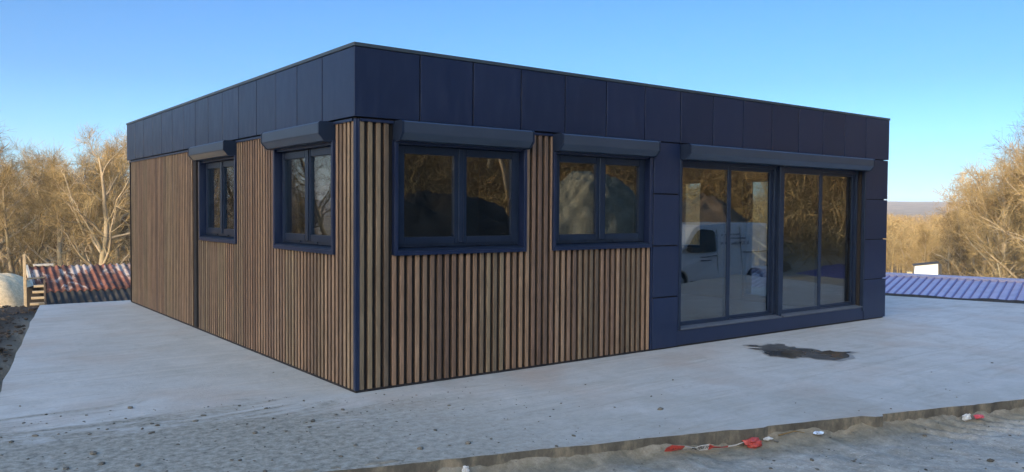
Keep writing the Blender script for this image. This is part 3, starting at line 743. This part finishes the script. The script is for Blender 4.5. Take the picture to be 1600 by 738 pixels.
scatter_wood('distant_forest', 70, (-36, -18), (92, 260), (11, 15), 'brown bare forest behind the trees on the left', .34, 6, 2.4, TWIGD)
def brush(name, n, azr, dr, hr, label, seed, w=.02, mat=None):
    g = np.random.default_rng(seed); az = g.uniform(*azr, n); d = g.uniform(*dr, n); h = YAW+np.radians(az)
    X = CAM[0]+d*np.sin(h); Y = CAM[1]+d*np.cos(h); keep = fbm(X, Y, 5, 61)+.35 > g.random(n)*.7; X = X[keep]; Y = Y[keep]; Z = hgt(X, Y); n = len(X)
    ht = hr*(.5+np.clip(fbm(X, Y, 6, 63)+.5, 0, 1.2)); z0 = g.random(n)**1.4*ht
    P0 = np.stack([X, Y, Z+z0-.1], 1); d_ = g.normal(size=(n, 3)); d_[:, 2] = np.abs(d_[:, 2])*1.2; d_ /= np.linalg.norm(d_, axis=1, keepdims=True)
    P1 = P0+d_*g.uniform(.25, .9, (n, 1)); V, F = ribbons(P0, P1, g.uniform(w*.6, w*1.6, n), g)
    o = np_mesh(name, V, F, mat or BRUSH); tag(o, label, 'undergrowth', kind='stuff')
brush('undergrowth', 60000, (-40, -20), (32, 66), 2.6, 'tangled dry undergrowth between the trunks behind the rusty roof', 1)
brush('undergrowth', 45000, (22, 40), (55, 80), 1.6, 'tangled dry undergrowth between the trunks on the right', 2)
brush('undergrowth', 60000, (56, 125), (28, 50), 1.8, 'dry brambles over the hillside opposite the house front', 3, .03, TWIG)

# ------------------------------------------------------------------ neighbouring roofs and things beyond the slab
def at(az, te, d):
    x, y = from_cam(az, d); return Vector((x, y, CAM[2]+te*d))
def hdir(a): h = YAW+R(a); return Vector((math.sin(h), math.cos(h), 0))
# rusty corrugated roof
def rust_mat(name, dark):
    m = N(name); v = m.coord(); o = m.coord((1, 1, 1))
    st = m.coord((1.0, .28, 1)); n1 = m.noise(st, 2.6, 7, .68, .5); n2 = m.noise(st, 1.3, 6, .7, .8); n3 = m.noise(m.coord((1.0, .5, 1)), 3.2, 8, .75, .4)
    if dark:
        c = m.ramp(n1, [(.35, (.02, .022, .022)), (.6, (.05, .045, .04)), (.75, (.12, .06, .04))]); hi = .58
    else:
        c = m.ramp(n1, [(.3, (.04, .028, .026)), (.46, (.10, .045, .033)), (.58, (.20, .08, .055)), (.75, (.27, .13, .095))]); hi = .52
    c = m.mix(m.ramp(n2, [(hi, 0.), (hi+.07, .8)]), c, (.42, .38, .35))
    c = m.mix(m.ramp(n3, [(.55, 0.), (.63, .8)]), c, (.045, .04, .04))
    return m.set(c, .85, m.bump(m.noise(v, 18, 5), .4, .01), 0, .2)
rr_ = at(-30.82, -.0639, 27); eU = hdir(54); eD = hdir(144); sl_ = math.tan(R(18.4))
shed = empty('corrugated_shed', tuple(rr_), math.atan2(eU.y, eU.x))
tag(shed, 'low shed with a rusty red corrugated roof streaked white and black, behind the slab', 'shed')
def sheet(name, t0, t1, lift, mat, Lr=11.0, pitch=.177, amp=.027):
    n = int(Lr/pitch*8); u = np.linspace(0, Lr, n+1); rows = 8; V = []; 
    for k in range(rows+1):
        t = t0+(t1-t0)*k/rows
        z = -t*sl_+amp*np.cos(2*math.pi*u/pitch)+lift; V.append(np.stack([u, -t+.015*np.sin(u*3.1)*(k == rows), z], 1))
    top = np.concatenate(V); bot = top-[0, 0, .012]; i = np.arange((rows+1)*(n+1)).reshape(rows+1, n+1)
    F = np.stack([i[:-1, :-1].ravel(), i[:-1, 1:].ravel(), i[1:, 1:].ravel(), i[1:, :-1].ravel()], 1)
    e = np.stack([i[-1, :-1], i[-1, 1:], i[-1, 1:]+top.shape[0], i[-1, :-1]+top.shape[0]], 1)
    return np_mesh(name, np.concatenate([top, bot]), np.concatenate([F, F+len(top), e]), mat, shed, True)
sheet('roof_sheet', 0, 1.75, .02, rust_mat('rusty_sheet', False)); sheet('roof_sheet', 1.68, 3.6, -.004, rust_mat('blackened_sheet', True))
TIMB = simple('pale_timber', (.42, .33, .21), .8, 0, 6, .2)
mb = MB(); mb.bar((-.05, .05, .0), (-.05, -3.65, -3.6*sl_-.02), .06, .16); mb.build('barge_board', simple('weathered_barge_board', (.42, .40, .34), .8), shed)
mb = MB(); mb.box(.12, .62, .0, .14, .03, .085); mb.build('ridge_flashing', simple('zinc_flashing', (.45, .44, .40), .6), shed)
mb = MB(); mb.box(.1, 10.9, -3.4, -3.3, -4.2, -3.4*sl_-.06); mb.box(.1, .2, -3.3, 3.2, -4.2, -1.2); mb.box(.1, 10.9, 3.1, 3.2, -4.2, -1.2); mb.box(10.8, 10.9, -3.3, 3.1, -4.2, -1.2)
mb.build('wall', simple('shed_boards', (.12, .09, .06), .9), shed)
o = sheet('roof_sheet', 0, 3.3, .0, rust_mat('rusty_sheet_back', False)); o.data.transform(Matrix(((1, 0, 0, 0), (0, -1, 0, .02), (0, 0, 1, 0), (0, 0, 0, 1))))

# wooden stair beside it
def loc_frame(az, d, z): x, y = from_cam(az, d); return (x, y, z)
sx = loc_frame(-30.98, 23.2, -1.15)
st = empty('wooden_stair', sx, -YAW+R(31)); tag(st, 'rough pale timber steps beside the left end of the rusty shed', 'stair')
for k in range(6):
    mb = MB(); mb.box(.02+.03*k, .40, -.02+.16*k, .12+.16*k, .06+.135*k, .115+.135*k); mb.build('tread', TIMB, st, .004)
mb = MB(); mb.prism([(-.22, -1.2), (.44, -1.2), (.46, .84), (.0, .72)], .98, 1.03, lambda t, a, b: (a, t, b)); mb.build('filler_board', simple('dark_filler', (.03, .025, .02), .9), st)  # added board, hides the pile and keeps the space behind the treads dark
for x in (.0, .41):
    mb = MB(); mb.bar((x, -.05, -.02), (x, 1.0, .88), .04, .10); mb.build('stringer', simple('dark_timber', (.10, .07, .045), .85), st)
mb = MB(); mb.bar((.0, .06, -.6), (-.03, .06, 1.63), .065); mb.build('post', TIMB, st, .006)
mb = MB(); mb.bar((-.0, .02, 1.02), (.40, .25, 1.03), .04, .035); mb.build('rail', TIMB, st)

def heap(name, label, cat, loc, rx, ry, h, mat, seed, power=1.6, rough=.12, rz=0, sq=2., wob=1.):
    nr, na = 40, 96; rr2 = np.linspace(0, 1, nr); th = np.linspace(0, 2*math.pi, na, endpoint=False); Rr, Th = np.meshgrid(rr2, th, indexing='ij')
    ed = (1+(.10*np.sin(Th*2+seed)+.06*np.sin(Th*5+seed*2))*(.3 if sq > 2 else 1))/(np.abs(np.cos(Th))**sq+np.abs(np.sin(Th))**sq)**(1/sq); X = Rr*np.cos(Th)*rx*ed; Y = Rr*np.sin(Th)*ry*ed
    Z = h*(1-Rr**power)*(1+.35*(wob-1)*np.sin(X*.9+seed))+rough*fbm(X+loc[0], Y+loc[1], 1.1*wob, seed)*(1-Rr**6)+rough*.2*fbm(X, Y, .18, seed+3)-.25*Rr**6
    i = np.arange(nr*na).reshape(nr, na); j = np.roll(i, -1, 1)
    F = np.stack([i[:-1].ravel(), i[1:].ravel(), j[1:].ravel(), j[:-1].ravel()], 1)
    o = np_mesh(name, np.stack([X.ravel(), Y.ravel(), Z.ravel()], 1), F, mat, None, True); o.location = loc; o.rotation_euler.z = rz
    return tag(o, label, cat)
x, y = from_cam(-33.0, 25.6); heap('sand_pile', 'sunlit heap of pale yellow sand at the left edge of the photo', 'sand pile', (x, y, -2.75), 1.9, 1.5, 2.66, SAND, 4, 3.4, .15, -R(42), 3.0)
GRAV = mat_dirt('grey_gravel', (.16, .155, .115), (.27, .255, .19), (.38, .36, .27))
BROWN = mat_dirt('brown_subsoil', (.16, .11, .07), (.26, .18, .115), (.34, .25, .17))
heap('gravel_heap', 'grey gravel heap reflected in the second front window', 'gravel heap', (17.0, -16.2, -.6), 4.2, 3.0, 3.1, GRAV, 7, 2.0, .9, .4, 2., 1.6)
heap('soil_heap', 'brown soil heap reflected in the glazed doors above the van', 'soil heap', (21.5, -13.6, -.6), 4.2, 3.4, 3.0, BROWN, 9, 1.3, .5)
heap('dark_soil_heap', 'dark soil heap reflected in the first front window', 'soil heap', (8.0, -12.4, -.4), 4.6, 2.4, 2.35, EARTH, 12, 2.4, 1.0, .25, 2., 1.6)

# blue metal roof on the right
rp = at(24.84, -.0697, 27.5); eP = hdir(-53)*-1; aP = math.atan2(eP.y, eP.x)
ms = empty('metal_roofed_shed', tuple(rp), aP); tag(ms, 'low shed with a violet blue ribbed metal roof beyond the right edge of the slab', 'shed')
VIO = simple('violet_blue_sheet', (.33, .32, .46), .45, 0, 3, .12, 0, .5)
VRIB = simple('violet_blue_rib', (.13, .125, .28), .4)
slp = math.tan(R(8)); u0, u1, dn = -9.0, 17.0, 5.2
mb = MB(); P = [(u0, 0, 0), (u1, 0, 0), (u1, -dn, -dn*slp), (u0, -dn, -dn*slp)]; mb.add(P+[(x, y, z-.03) for x, y, z in P], [(0,1,2,3),(7,6,5,4),(0,4,5,1),(1,5,6,2),(2,6,7,3),(3,7,4,0)])
Pb = [(u0, .01, 0), (u1, .01, 0), (u1, 4.0, -4*slp), (u0, 4.0, -4*slp)]; mb.add(Pb+[(x, y, z-.03) for x, y, z in Pb], [(3,2,1,0),(4,5,6,7),(0,1,5,4),(1,2,6,5),(2,3,7,6),(3,0,4,7)])
k = u0+.1
while k < u1:
    mb.prism([(k-.028, .0), (k-.014, .04), (k+.014, .04), (k+.028, .0)], .02, dn+.01, lambda t, a, b: (a, -t, b-t*slp+.001), 1); k += .205
mb.build('roof_sheet', [VIO, VRIB], ms)
mb = MB(); mb.prism([(-.16, -.02), (-.16, .045), (0, .085), (.16, .045), (.16, -.02), (0, .02)], u0, u1, lambda t, a, b: (t, a, b)); mb.build('ridge_cap', simple('ridge_cap_metal', (.30, .30, .42), .5), ms)
mb = MB(); mb.box(u0+.1, u1-.1, -dn+.25, -dn+.35, -4, -dn*slp-.05); mb.box(u0+.1, u1-.1, 3.7, 3.8, -4, -.6); mb.box(u0+.1, u0+.2, -dn+.35, 3.7, -4, -.85); mb.box(u1-.2, u1-.1, -dn+.35, 3.7, -4, -.85)
mb.build('wall', simple('shed_wall', (.2, .19, .18), .8), ms)
for uu in (4.55, 5.65):
    mb = MB(); mb.tube([(uu, .3, -.15), (uu, .3, .20)], [.035, .035], 10); mb.tube([(uu, .3, .20), (uu, .3, .25)], [.06, .045], 10); mb.build('vent_pipe', simple('pale_pipe', (.6, .58, .55), .5), ms)

# white hut
hp = at(27.1, -.0551, 52); zt = hp.z
hut = empty('white_hut', (hp.x, hp.y, zt-2.4), -YAW-R(24)); tag(hut, 'small white hut with a slanted top behind the violet blue roof', 'hut')
mb = MB(); Pf = [(-.75, 0), (.62, 0), (.62, 2.28), (-.62, 2.42)]; mb.prism([(-.70, 0), (.66, 0), (.60, 2.40), (-.58, 2.22)], 0, 1.2, lambda t, a, b: (a, t, b)); mb.build('wall', simple('white_panel', (.82, .81, .78), .6, 0, 2, .03), hut)
mb = MB(); mb.prism([(-.66, 2.225), (.66, 2.41), (.66, 2.46), (-.66, 2.275)], -.1, 1.3, lambda t, a, b: (a, t, b)); mb.box(.64, .80, .2, 1.2, 0, 2.3); mb.build('roof', simple('dark_felt_and_shaded_side', (.05, .05, .05), .8), hut)  # right side block painted dark for the hut's shaded wall
mb = MB(); mb.box(-.98, -.70, .1, 1.1, 0, 1.85); mb.build('side_board', simple('yellow_board', (.55, .45, .25), .8), hut)
mb = MB(); mb.box(-.55, -.35, -.012, .0, .2, .95); mb.build('door', simple('grey_door', (.25, .25, .24), .7), hut)

# ------------------------------------------------------------------ van (seen in the door glass)
def make_van(loc, rz=0):
    v = empty('parked_van', loc, rz); tag(v, 'white panel van with dark lettering parked facing left, mirrored in the glazed doors', 'van')
    PW = N('white_van_paint'); PW = PW.set((.74, .75, .76), .25, None, 0, .5)
    DG = simple('van_dark_glass', (.012, .014, .018), .05); BLK = simple('black_plastic', (.02, .02, .022), .6); RB = simple('tyre_rubber', (.018, .018, .018), .85)
    Lv, hw = 4.9, .95
    # side profile, x forward = -X ; front at x=0
    prof = [(0.02, .32), (0.0, .55), (.05, .86), (.30, 1.02), (.92, 1.16), (1.62, 1.80), (1.80, 1.87), (2.6, 1.93), (4.4, 1.93), (4.72, 1.88), (4.86, 1.2), (4.9, .75), (4.9, .38), (4.55, .26)]
    arch = []
    def archpts(cx):
        return [(cx+.38*math.cos(t), .30+.38*math.sin(t)) for t in np.linspace(0, math.pi, 13)]
    body = prof+[(4.25, .26)][:0]+[(p[0], max(p[1], .26)) for p in archpts(3.95)]+[(p[0], max(p[1], .26)) for p in archpts(.95)]+[(.45, .26)]
    def tumb(z): return hw-max(0, z-1.0)*.13-max(0, z-1.75)*.35
    mb = MB(); n = len(body); ys = (-1, 1)
    P = [(x, s*tumb(z), z) for s in ys for x, z in body]
    mb.add(P, [tuple(range(n)), tuple(range(n, 2*n))]+[(i, (i+1) % n, n+(i+1) % n, n+i) for i in range(n)])
    bo = mb.build('body', PW, v, .02, False, 2)
    def side(name, pts, m, s, off=.006, parent=v):
        mb = MB(); A = [(x, s*(tumb(z)+off), z) for x, z in pts]; B = [(x, s*(tumb(z)-.01), z) for x, z in pts]; k = len(pts)
        mb.add(A+B, [tuple(range(k)), tuple(range(k, 2*k))]+[(i, (i+1) % k, k+(i+1) % k, k+i) for i in range(k)]); return mb.build(name, m, parent)
    for s in (1, -1):
        side('side_window', [(1.18, 1.20), (1.72, 1.72), (1.86, 1.76), (2.22, 1.76), (2.28, 1.70), (2.28, 1.16), (1.30, 1.12)], DG, s)
        side('side_skirt', [(1.38, .27), (3.52, .27), (3.52, .36), (1.38, .36)], BLK, s, .012)
        side('door_seam', [(2.36, .40), (2.37, .40), (2.37, 1.78), (2.36, 1.78)], BLK, s, .003); side('door_seam', [(3.42, .52), (3.43, .52), (3.43, 1.82), (3.42, 1.82)], BLK, s, .003)
        side('slide_rail', [(3.46, 1.12), (4.7, 1.12), (4.7, 1.14), (3.46, 1.14)], BLK, s, .006)
        mb = MB(); mb.box(2.14, 2.30, s*(hw+.004), s*(hw+.04), 1.02, 1.05); mb.build('door_handle', BLK, v, .006)
        mb = MB(); mb.box(1.16, 1.26, s*(hw+.02), s*(hw+.20), 1.16, 1.36); mb.build('wing_mirror', BLK, v, .03, seg=2)
        side('headlight', [(.03, .72), (.08, .86), (.46, 1.00), (.52, .96), (.30, .78)], simple('headlight_lens', (.6, .62, .65), .1), s, .008)
        side('tail_light', [(4.80, .95), (4.80, 1.45), (4.86, 1.4), (4.90, .9)], simple('tail_lens', (.4, .02, .02), .2), s, .008)
        for cx in (.95, 3.95):
            mb = MB(); k = 28; rings = [(-.02, .20), (0, .31), (.03, .325), (.17, .325), (.20, .31)]
            for j, (yy, rr3) in enumerate(rings): mb.v += [(cx+rr3*math.cos(2*math.pi*i/k), s*(hw-.0-.20+yy), .325+rr3*math.sin(2*math.pi*i/k)) for i in range(k)]
            for j in range(len(rings)-1):
                for i in range(k): mb.f.append([j*k+i, j*k+(i+1) % k, (j+1)*k+(i+1) % k, (j+1)*k+i]); mb.m.append(0)
            mb.f.append([i for i in range(k)]); mb.m.append(0); mb.f.append([4*k+i for i in range(k)]); mb.m.append(0)
            w = mb.build('wheel', RB, v, 0, True)
            mb = MB(); c0 = s*(hw+.002)
            mb.tube([(cx, c0, .325), (cx, c0+s*.012, .325)], [.20, .17], 24); 
            w2 = mb.build('hubcap', simple('hubcap_grey', (.42, .43, .45), .35), w)
        # lettering strokes, too blurred in the photo to read
        rg = random.Random(5); mb = MB()
        for z0, hh, xa, xb, gw in ((1.60, .055, 2.55, 3.35, .035), (1.50, .035, 2.75, 3.60, .024), (1.34, .10, 2.50, 3.75, .055), (1.00, .03, 1.72, 2.1, .02), (.90, .03, 1.72, 2.1, .02)):
            x_ = xa
            while x_ < xb:
                if rg.random() > .16:
                    for q in range(2):
                        xx = x_+q*gw*.5; mb.box(xx, xx+gw*.22, s*(tumb(z0)-.004), s*(tumb(z0+hh)+.010), z0, z0+hh*rg.uniform(.6, 1))
                    mb.box(x_, x_+gw*.7, s*(tumb(z0)-.004), s*(tumb(z0+hh)+.0105), z0+hh*.3*rg.choice((0, 1, 2)), z0+hh*.3*rg.choice((0, 1, 2))+.012)
                x_ += gw*1.25
        mb.build('lettering', simple('dark_blue_vinyl', (.05, .06, .12), .5), v)
    mb = MB(); F = [(.98, 1.165), (1.66, 1.79)]
    A = [(F[0][0], -.80, F[0][1]+.012), (F[0][0], .80, F[0][1]+.012), (F[1][0], .70, F[1][1]+.012), (F[1][0], -.70, F[1][1]+.012)]; B = [(x+.03, y, z-.03) for x, y, z in A]
    mb.add(A+B, [(0,1,2,3),(7,6,5,4),(0,4,5,1),(1,5,6,2),(2,6,7,3),(3,7,4,0)]); mb.build('windscreen', DG, v)
    mb = MB(); mb.box(-.06, .12, -.88, .88, .28, .56); mb.build('front_bumper', BLK, v, .04, seg=2)
    mb = MB(); mb.box(-.015, .05, -.45, .45, .62, .76); mb.build('grille', BLK, v, .01)
    mb = MB(); mb.box(4.84, 4.97, -.9, .9, .30, .52); mb.build('rear_bumper', BLK, v, .03)
    return v
vx, vy = 12.75, -8.85
make_van((vx, vy, hz(15.0, -8.0)+.0), R(12)).scale = (.9, 1, 1)

# ------------------------------------------------------------------ puddle
pp = [(1167, 541.5), (1180, 539.7), (1190, 542.5), (1203, 538), (1210, 540), (1216, 537.8), (1227, 538.8), (1226, 541.5), (1233, 543), (1241, 542.5), (1244, 545), (1256, 545), (1268, 546), (1278, 548), (1284, 550), (1297, 548.5), (1302, 550.5), (1318, 551), (1336, 550.5), (1322, 553), (1328, 556), (1326, 559.5), (1315, 562.5), (1305, 563.5), (1285, 562.8), (1272, 561), (1262, 558.5), (1250, 559), (1238, 560.5), (1226, 559), (1214, 557.5), (1204, 557), (1199, 554.5), (1194, 553), (1196, 550), (1190, 547.5), (1180, 546.8), (1170, 545), (1182, 545), (1190, 545.3), (1193, 543.6), (1180, 542.6)]
def ground_pt(px, py, z=0.):
    d = _f+_r2*((px-800)/FPX)-_u2*((py-369)/FPX); t = (z-CAM[2])/d.z; return Vector(CAM)+d*t
m = N('wet_concrete'); v = m.coord(); c = m.ramp(m.noise(v, 2.5, 6, .6, .5), [(.35, (.050, .050, .046)), (.7, (.14, .135, .125))]); m.set(c, m.ramp(m.noise(v, 1.6, 4, .5), [(.4, .12), (.62, .5)]), None, 0, .5); WET = m.mat
P = []
q = [ground_pt(*a) for a in pp]
for i, a in enumerate(q):
    b = q[(i+1) % len(q)]; k = max(1, int((b-a).length/.05))
    for j in range(k):
        p = a.lerp(b, j/k); P.append((p.x+mnoise.noise(p*9)*.03, p.y+mnoise.noise(p*9+Vector((5, 5, 5)))*.03))
DAMP = simple('damp_concrete', (.27, .265, .25), .6, 0, 6, .12)
def sheet_poly(name, P, z, mat):
    bm = bmesh.new(); f = bm.faces.new([bm.verts.new((x, y, z)) for x, y in P])
    if f.normal.z < 0: f.normal_flip()
    bmesh.ops.triangulate(bm, faces=bm.faces); me = bpy.data.meshes.new(name); bm.to_mesh(me); bm.free()
    tag(link(name, me, None, mat), kind='structure')
sheet_poly('puddle', P, .008, WET)
cxm = sum(x for x, y in P)/len(P); cym = sum(y for x, y in P)/len(P)
sheet_poly('damp_patch', [(cxm+(x-cxm)*(1.05+.03*mnoise.noise(Vector((x*5, y*5, 1)))), cym+(y-cym)*(1.10+.08*mnoise.noise(Vector((x*5, y*5, 7))))) for x, y in P], .004, DAMP)

# ------------------------------------------------------------------ loose stones
def stones(name, label, pts, mat):
    Vs = []; Fs = []; off = 0; ico = bmesh.new(); bmesh.ops.create_icosphere(ico, subdivisions=1, radius=1); bv = np.array([v.co[:] for v in ico.verts]); bf = np.array([[v.index for v in f.verts] for f in ico.faces]); ico.free()
    g = np.random.default_rng(len(pts))
    for x, y, z, s in pts:
        V = bv*(1+g.normal(0, .16, (len(bv), 1)))*[s*g.uniform(.8, 1.6), s*g.uniform(.7, 1.2), s*g.uniform(.35, .75)]; t = g.uniform(0, 6.28)
        V = V@np.array([[math.cos(t), math.sin(t), 0], [-math.sin(t), math.cos(t), 0], [0, 0, 1]])+[x, y, z+s*.25]; Vs.append(V); Fs.append(bf+off); off += len(V)
    o = np_mesh(name, np.concatenate(Vs), np.concatenate(Fs), mat); tag(o, label, 'gravel', kind='stuff')
g = np.random.default_rng(3); pts = []
while len(pts) < 1700:
    x = g.uniform(-4.2, 6.5); y = g.uniform(-4.5, 1.6); k = kerb_y(x)-y
    if k > 0: p = .7
    else:
        line = .86-(x+2.6)*.36; p = (1 if y < line+.1*g.normal() else .06)*(1 if x < 0 else max(.10, 1-x/2.0))
    if x > -.02 and y > -.04: continue
    if g.random() > p: continue
    zd = float(dirt_h(np.array([x]), np.array([y]))[0]); z = zd if k > 0 else max(0, zd)
    pts.append((x, y, z, min(.024, .0045*math.exp(g.normal(0, .7)))))
stones('pebbles', 'small loose stones and clods scattered over slab and dirt in the foreground', pts, simple('stone', (.11, .105, .09), .9, 0, 3, .6))
pts = []
for i in range(2600):
    az = g.uniform(-42, -30.4); d = g.uniform(5.5, 18); x, y = from_cam(az, d)
    s_ = float(poly_sd(np.array([x]), np.array([y]))[0])
    if .05 < s_ < 3: pts.append((x, y, hz(x, y), .014*math.exp(g.normal(0, .6))))
stones('clods', 'dark clods and stones on the earth left of the slab', pts, EARTH)

# ------------------------------------------------------------------ litter
def surf(px, py):
    p = ground_pt(px, py, -.08); p.y = min(p.y, kerb_y(p.x)-.075)
    p.z = float(dirt_h(np.array([p.x]), np.array([p.y]))[0])+.018
    return p
RED = simple('red_tape', (.38, .055, .045), .45, 0, 30, .2); WHT = simple('white_tape', (.50, .52, .53), .45, 0, 30, .1); INK = simple('black_print', (.01, .01, .012), .5)
def tape_strip(name, pts, w, mats, parent, twist=0, segcols=None):
    mb = MB(); P = [surf(*p)+Vector((0, 0, dz)) for p, dz in pts]; n = len(P); V = []
    for i, p in enumerate(P):
        d = (P[min(i+1, n-1)]-P[max(i-1, 0)]).normalized(); up = Vector((0, 0, 1)); sd2 = d.cross(up).normalized(); a = R(50+25*math.sin(i*1.7+twist))
        off = (up*math.sin(a)-sd2*math.cos(a)*(-1))*w[i]/2; V += [p-off, p+off]
    for i in range(n-1):
        c = segcols[i]; A = V[2*i:2*i+4]; nn = (A[1]-A[0]).cross(A[2]-A[0]).normalized()*.0012
        mb.add([A[0]-nn, A[1]-nn, A[3]-nn, A[2]-nn, A[0]+nn, A[1]+nn, A[3]+nn, A[2]+nn], [(0,1,2,3),(7,6,5,4),(0,4,5,1),(1,5,6,2),(2,6,7,3),(3,7,4,0)], c)
    return mb.build(name, mats, parent), V
tp = [((1031, 701), .006), ((1044, 701), .01), ((1057, 697), .014), ((1066, 693.5), .016), ((1080, 693), .02), ((1095, 692.5), .02), ((1104, 692), .012), ((1117, 691), .006), ((1130, 690.5), .006), ((1145, 690), .012), ((1160, 690), .02)]
tape = bpy.data.meshes
o, V = tape_strip('barrier_tape', tp, [.045, .05, .05, .035, .05, .05, .035, .012, .010, .012, .03], [RED, WHT], None, 0, [0, 0, 1, 1, 1, 0, 0, 0, 1, 1])
tag(o, 'red and white barrier tape with black letters lying along the kerb', 'tape')
def word(txt, i0, i1, V, parent, size):
    c = bpy.data.curves.new('printing', 'FONT'); c.body = txt; c.size = size; c.extrude = .0004; c.align_x = 'CENTER'; c.align_y = 'CENTER'
    t = bpy.data.objects.new('printing', c); col.objects.link(t); dg = bpy.context.evaluated_depsgraph_get(); dg.update()
    me = bpy.data.meshes.new_from_object(t.evaluated_get(dg)); bpy.data.objects.remove(t); me.materials.clear()
    A, B, C2, D2 = V[2*i0], V[2*i0+1], V[2*i1], V[2*i1+1]; ctr = (A+B+C2+D2)/4; ex = ((C2+D2)-(A+B)).normalized(); ey = ((B+D2)-(A+C2)); ey = (ey-ex*ey.dot(ex)).normalized(); ez = ex.cross(ey)
    if ez.dot(Vector(CAM)-ctr) < 0: ez = -ez
    Mx = Matrix(((ex.x, ey.x, ez.x, ctr.x+ez.x*.004), (ex.y, ey.y, ez.y, ctr.y+ez.y*.004), (ex.z, ey.z, ez.z, ctr.z+ez.z*.004), (0, 0, 0, 1))); me.transform(Mx)
    link('printing', me, parent, INK)
word('PUBLIC', 3, 5, V, o, .052); word('AU', 0, 2, V, o, .045)
def crumple(name, px, py, s, mat, label, cat, seed):
    p = surf(px, py); bm = bmesh.new(); bmesh.ops.create_icosphere(bm, subdivisions=3, radius=1)
    for v in bm.verts:
        n_ = mnoise.noise(v.co*1.8+Vector((seed, 0, 0)))*.55+mnoise.noise(v.co*4.5+Vector((0, seed, 0)))*.3
        v.co = Vector((v.co.x*s[0], v.co.y*s[1], v.co.z*s[2]))*(1+n_)
    me = bpy.data.meshes.new(name); bm.to_mesh(me); bm.free(); o = link(name, me, None, mat); o.location = (p.x, p.y, p.z+s[2]*.45); o.rotation_euler.z = -.35; tag(o, label, cat); return o
crumple('crumpled_tape', 1176, 690, (.075, .042, .032), RED, 'crumpled red plastic tape bundle at the foot of the kerb', 'litter', 3)
crumple('white_wrapper', 1197, 685, (.035, .014, .012), WHT, 'white plastic end trailing from the red tape bundle', 'litter', 8)
crumple('blue_label', 1279, 678, (.045, .018, .012), simple('pale_blue_plastic', (.45, .55, .70), .5, 0, 60, .5), 'pale blue printed plastic scrap right of the red tape bundle', 'litter', 5)
crumple('white_scrap', 1503, 650, (.045, .018, .026), WHT, 'white scrap of paper by the kerb on the right', 'litter', 6)
crumple('red_scrap', 1530, 652, (.045, .025, .018), simple('faded_red_plastic', (.50, .07, .09), .5), 'pinkish red plastic scrap right of the white paper scrap', 'litter', 9)
crumple('plastic_scrap', 712, 731, (.022, .012, .03), WHT, 'tiny white scrap at the bottom of the photo near the kerb', 'litter', 2)
mb = MB(); a = surf(1205, 681); b = surf(1225, 677); c_ = surf(1247, 677); mb.tube([a+Vector((0, 0, .01)), b+Vector((0, 0, .03)), c_+Vector((0, 0, .01))], [.006, .005, .003], 6)
o = mb.build('twig', BRUSH); tag(o, 'thin dark twig beside the red tape bundle', 'twig')

# ------------------------------------------------------------------ air
mb = MB(); mb.box(-3300, 3300, -3300, 3300, -60, 75); hz_m = bpy.data.materials.new('air'); hz_m.use_nodes = True; t_ = hz_m.node_tree; t_.nodes.clear()
o1 = t_.nodes.new('ShaderNodeOutputMaterial'); pv = t_.nodes.new('ShaderNodeVolumePrincipled'); pv.inputs['Density'].default_value = .00028; pv.inputs['Color'].default_value = (.80, .88, 1, 1); pv.inputs['Anisotropy'].default_value = 0
t_.links.new(pv.outputs[0], o1.inputs['Volume'])
o = mb.build('haze', hz_m); tag(o, kind='stuff')
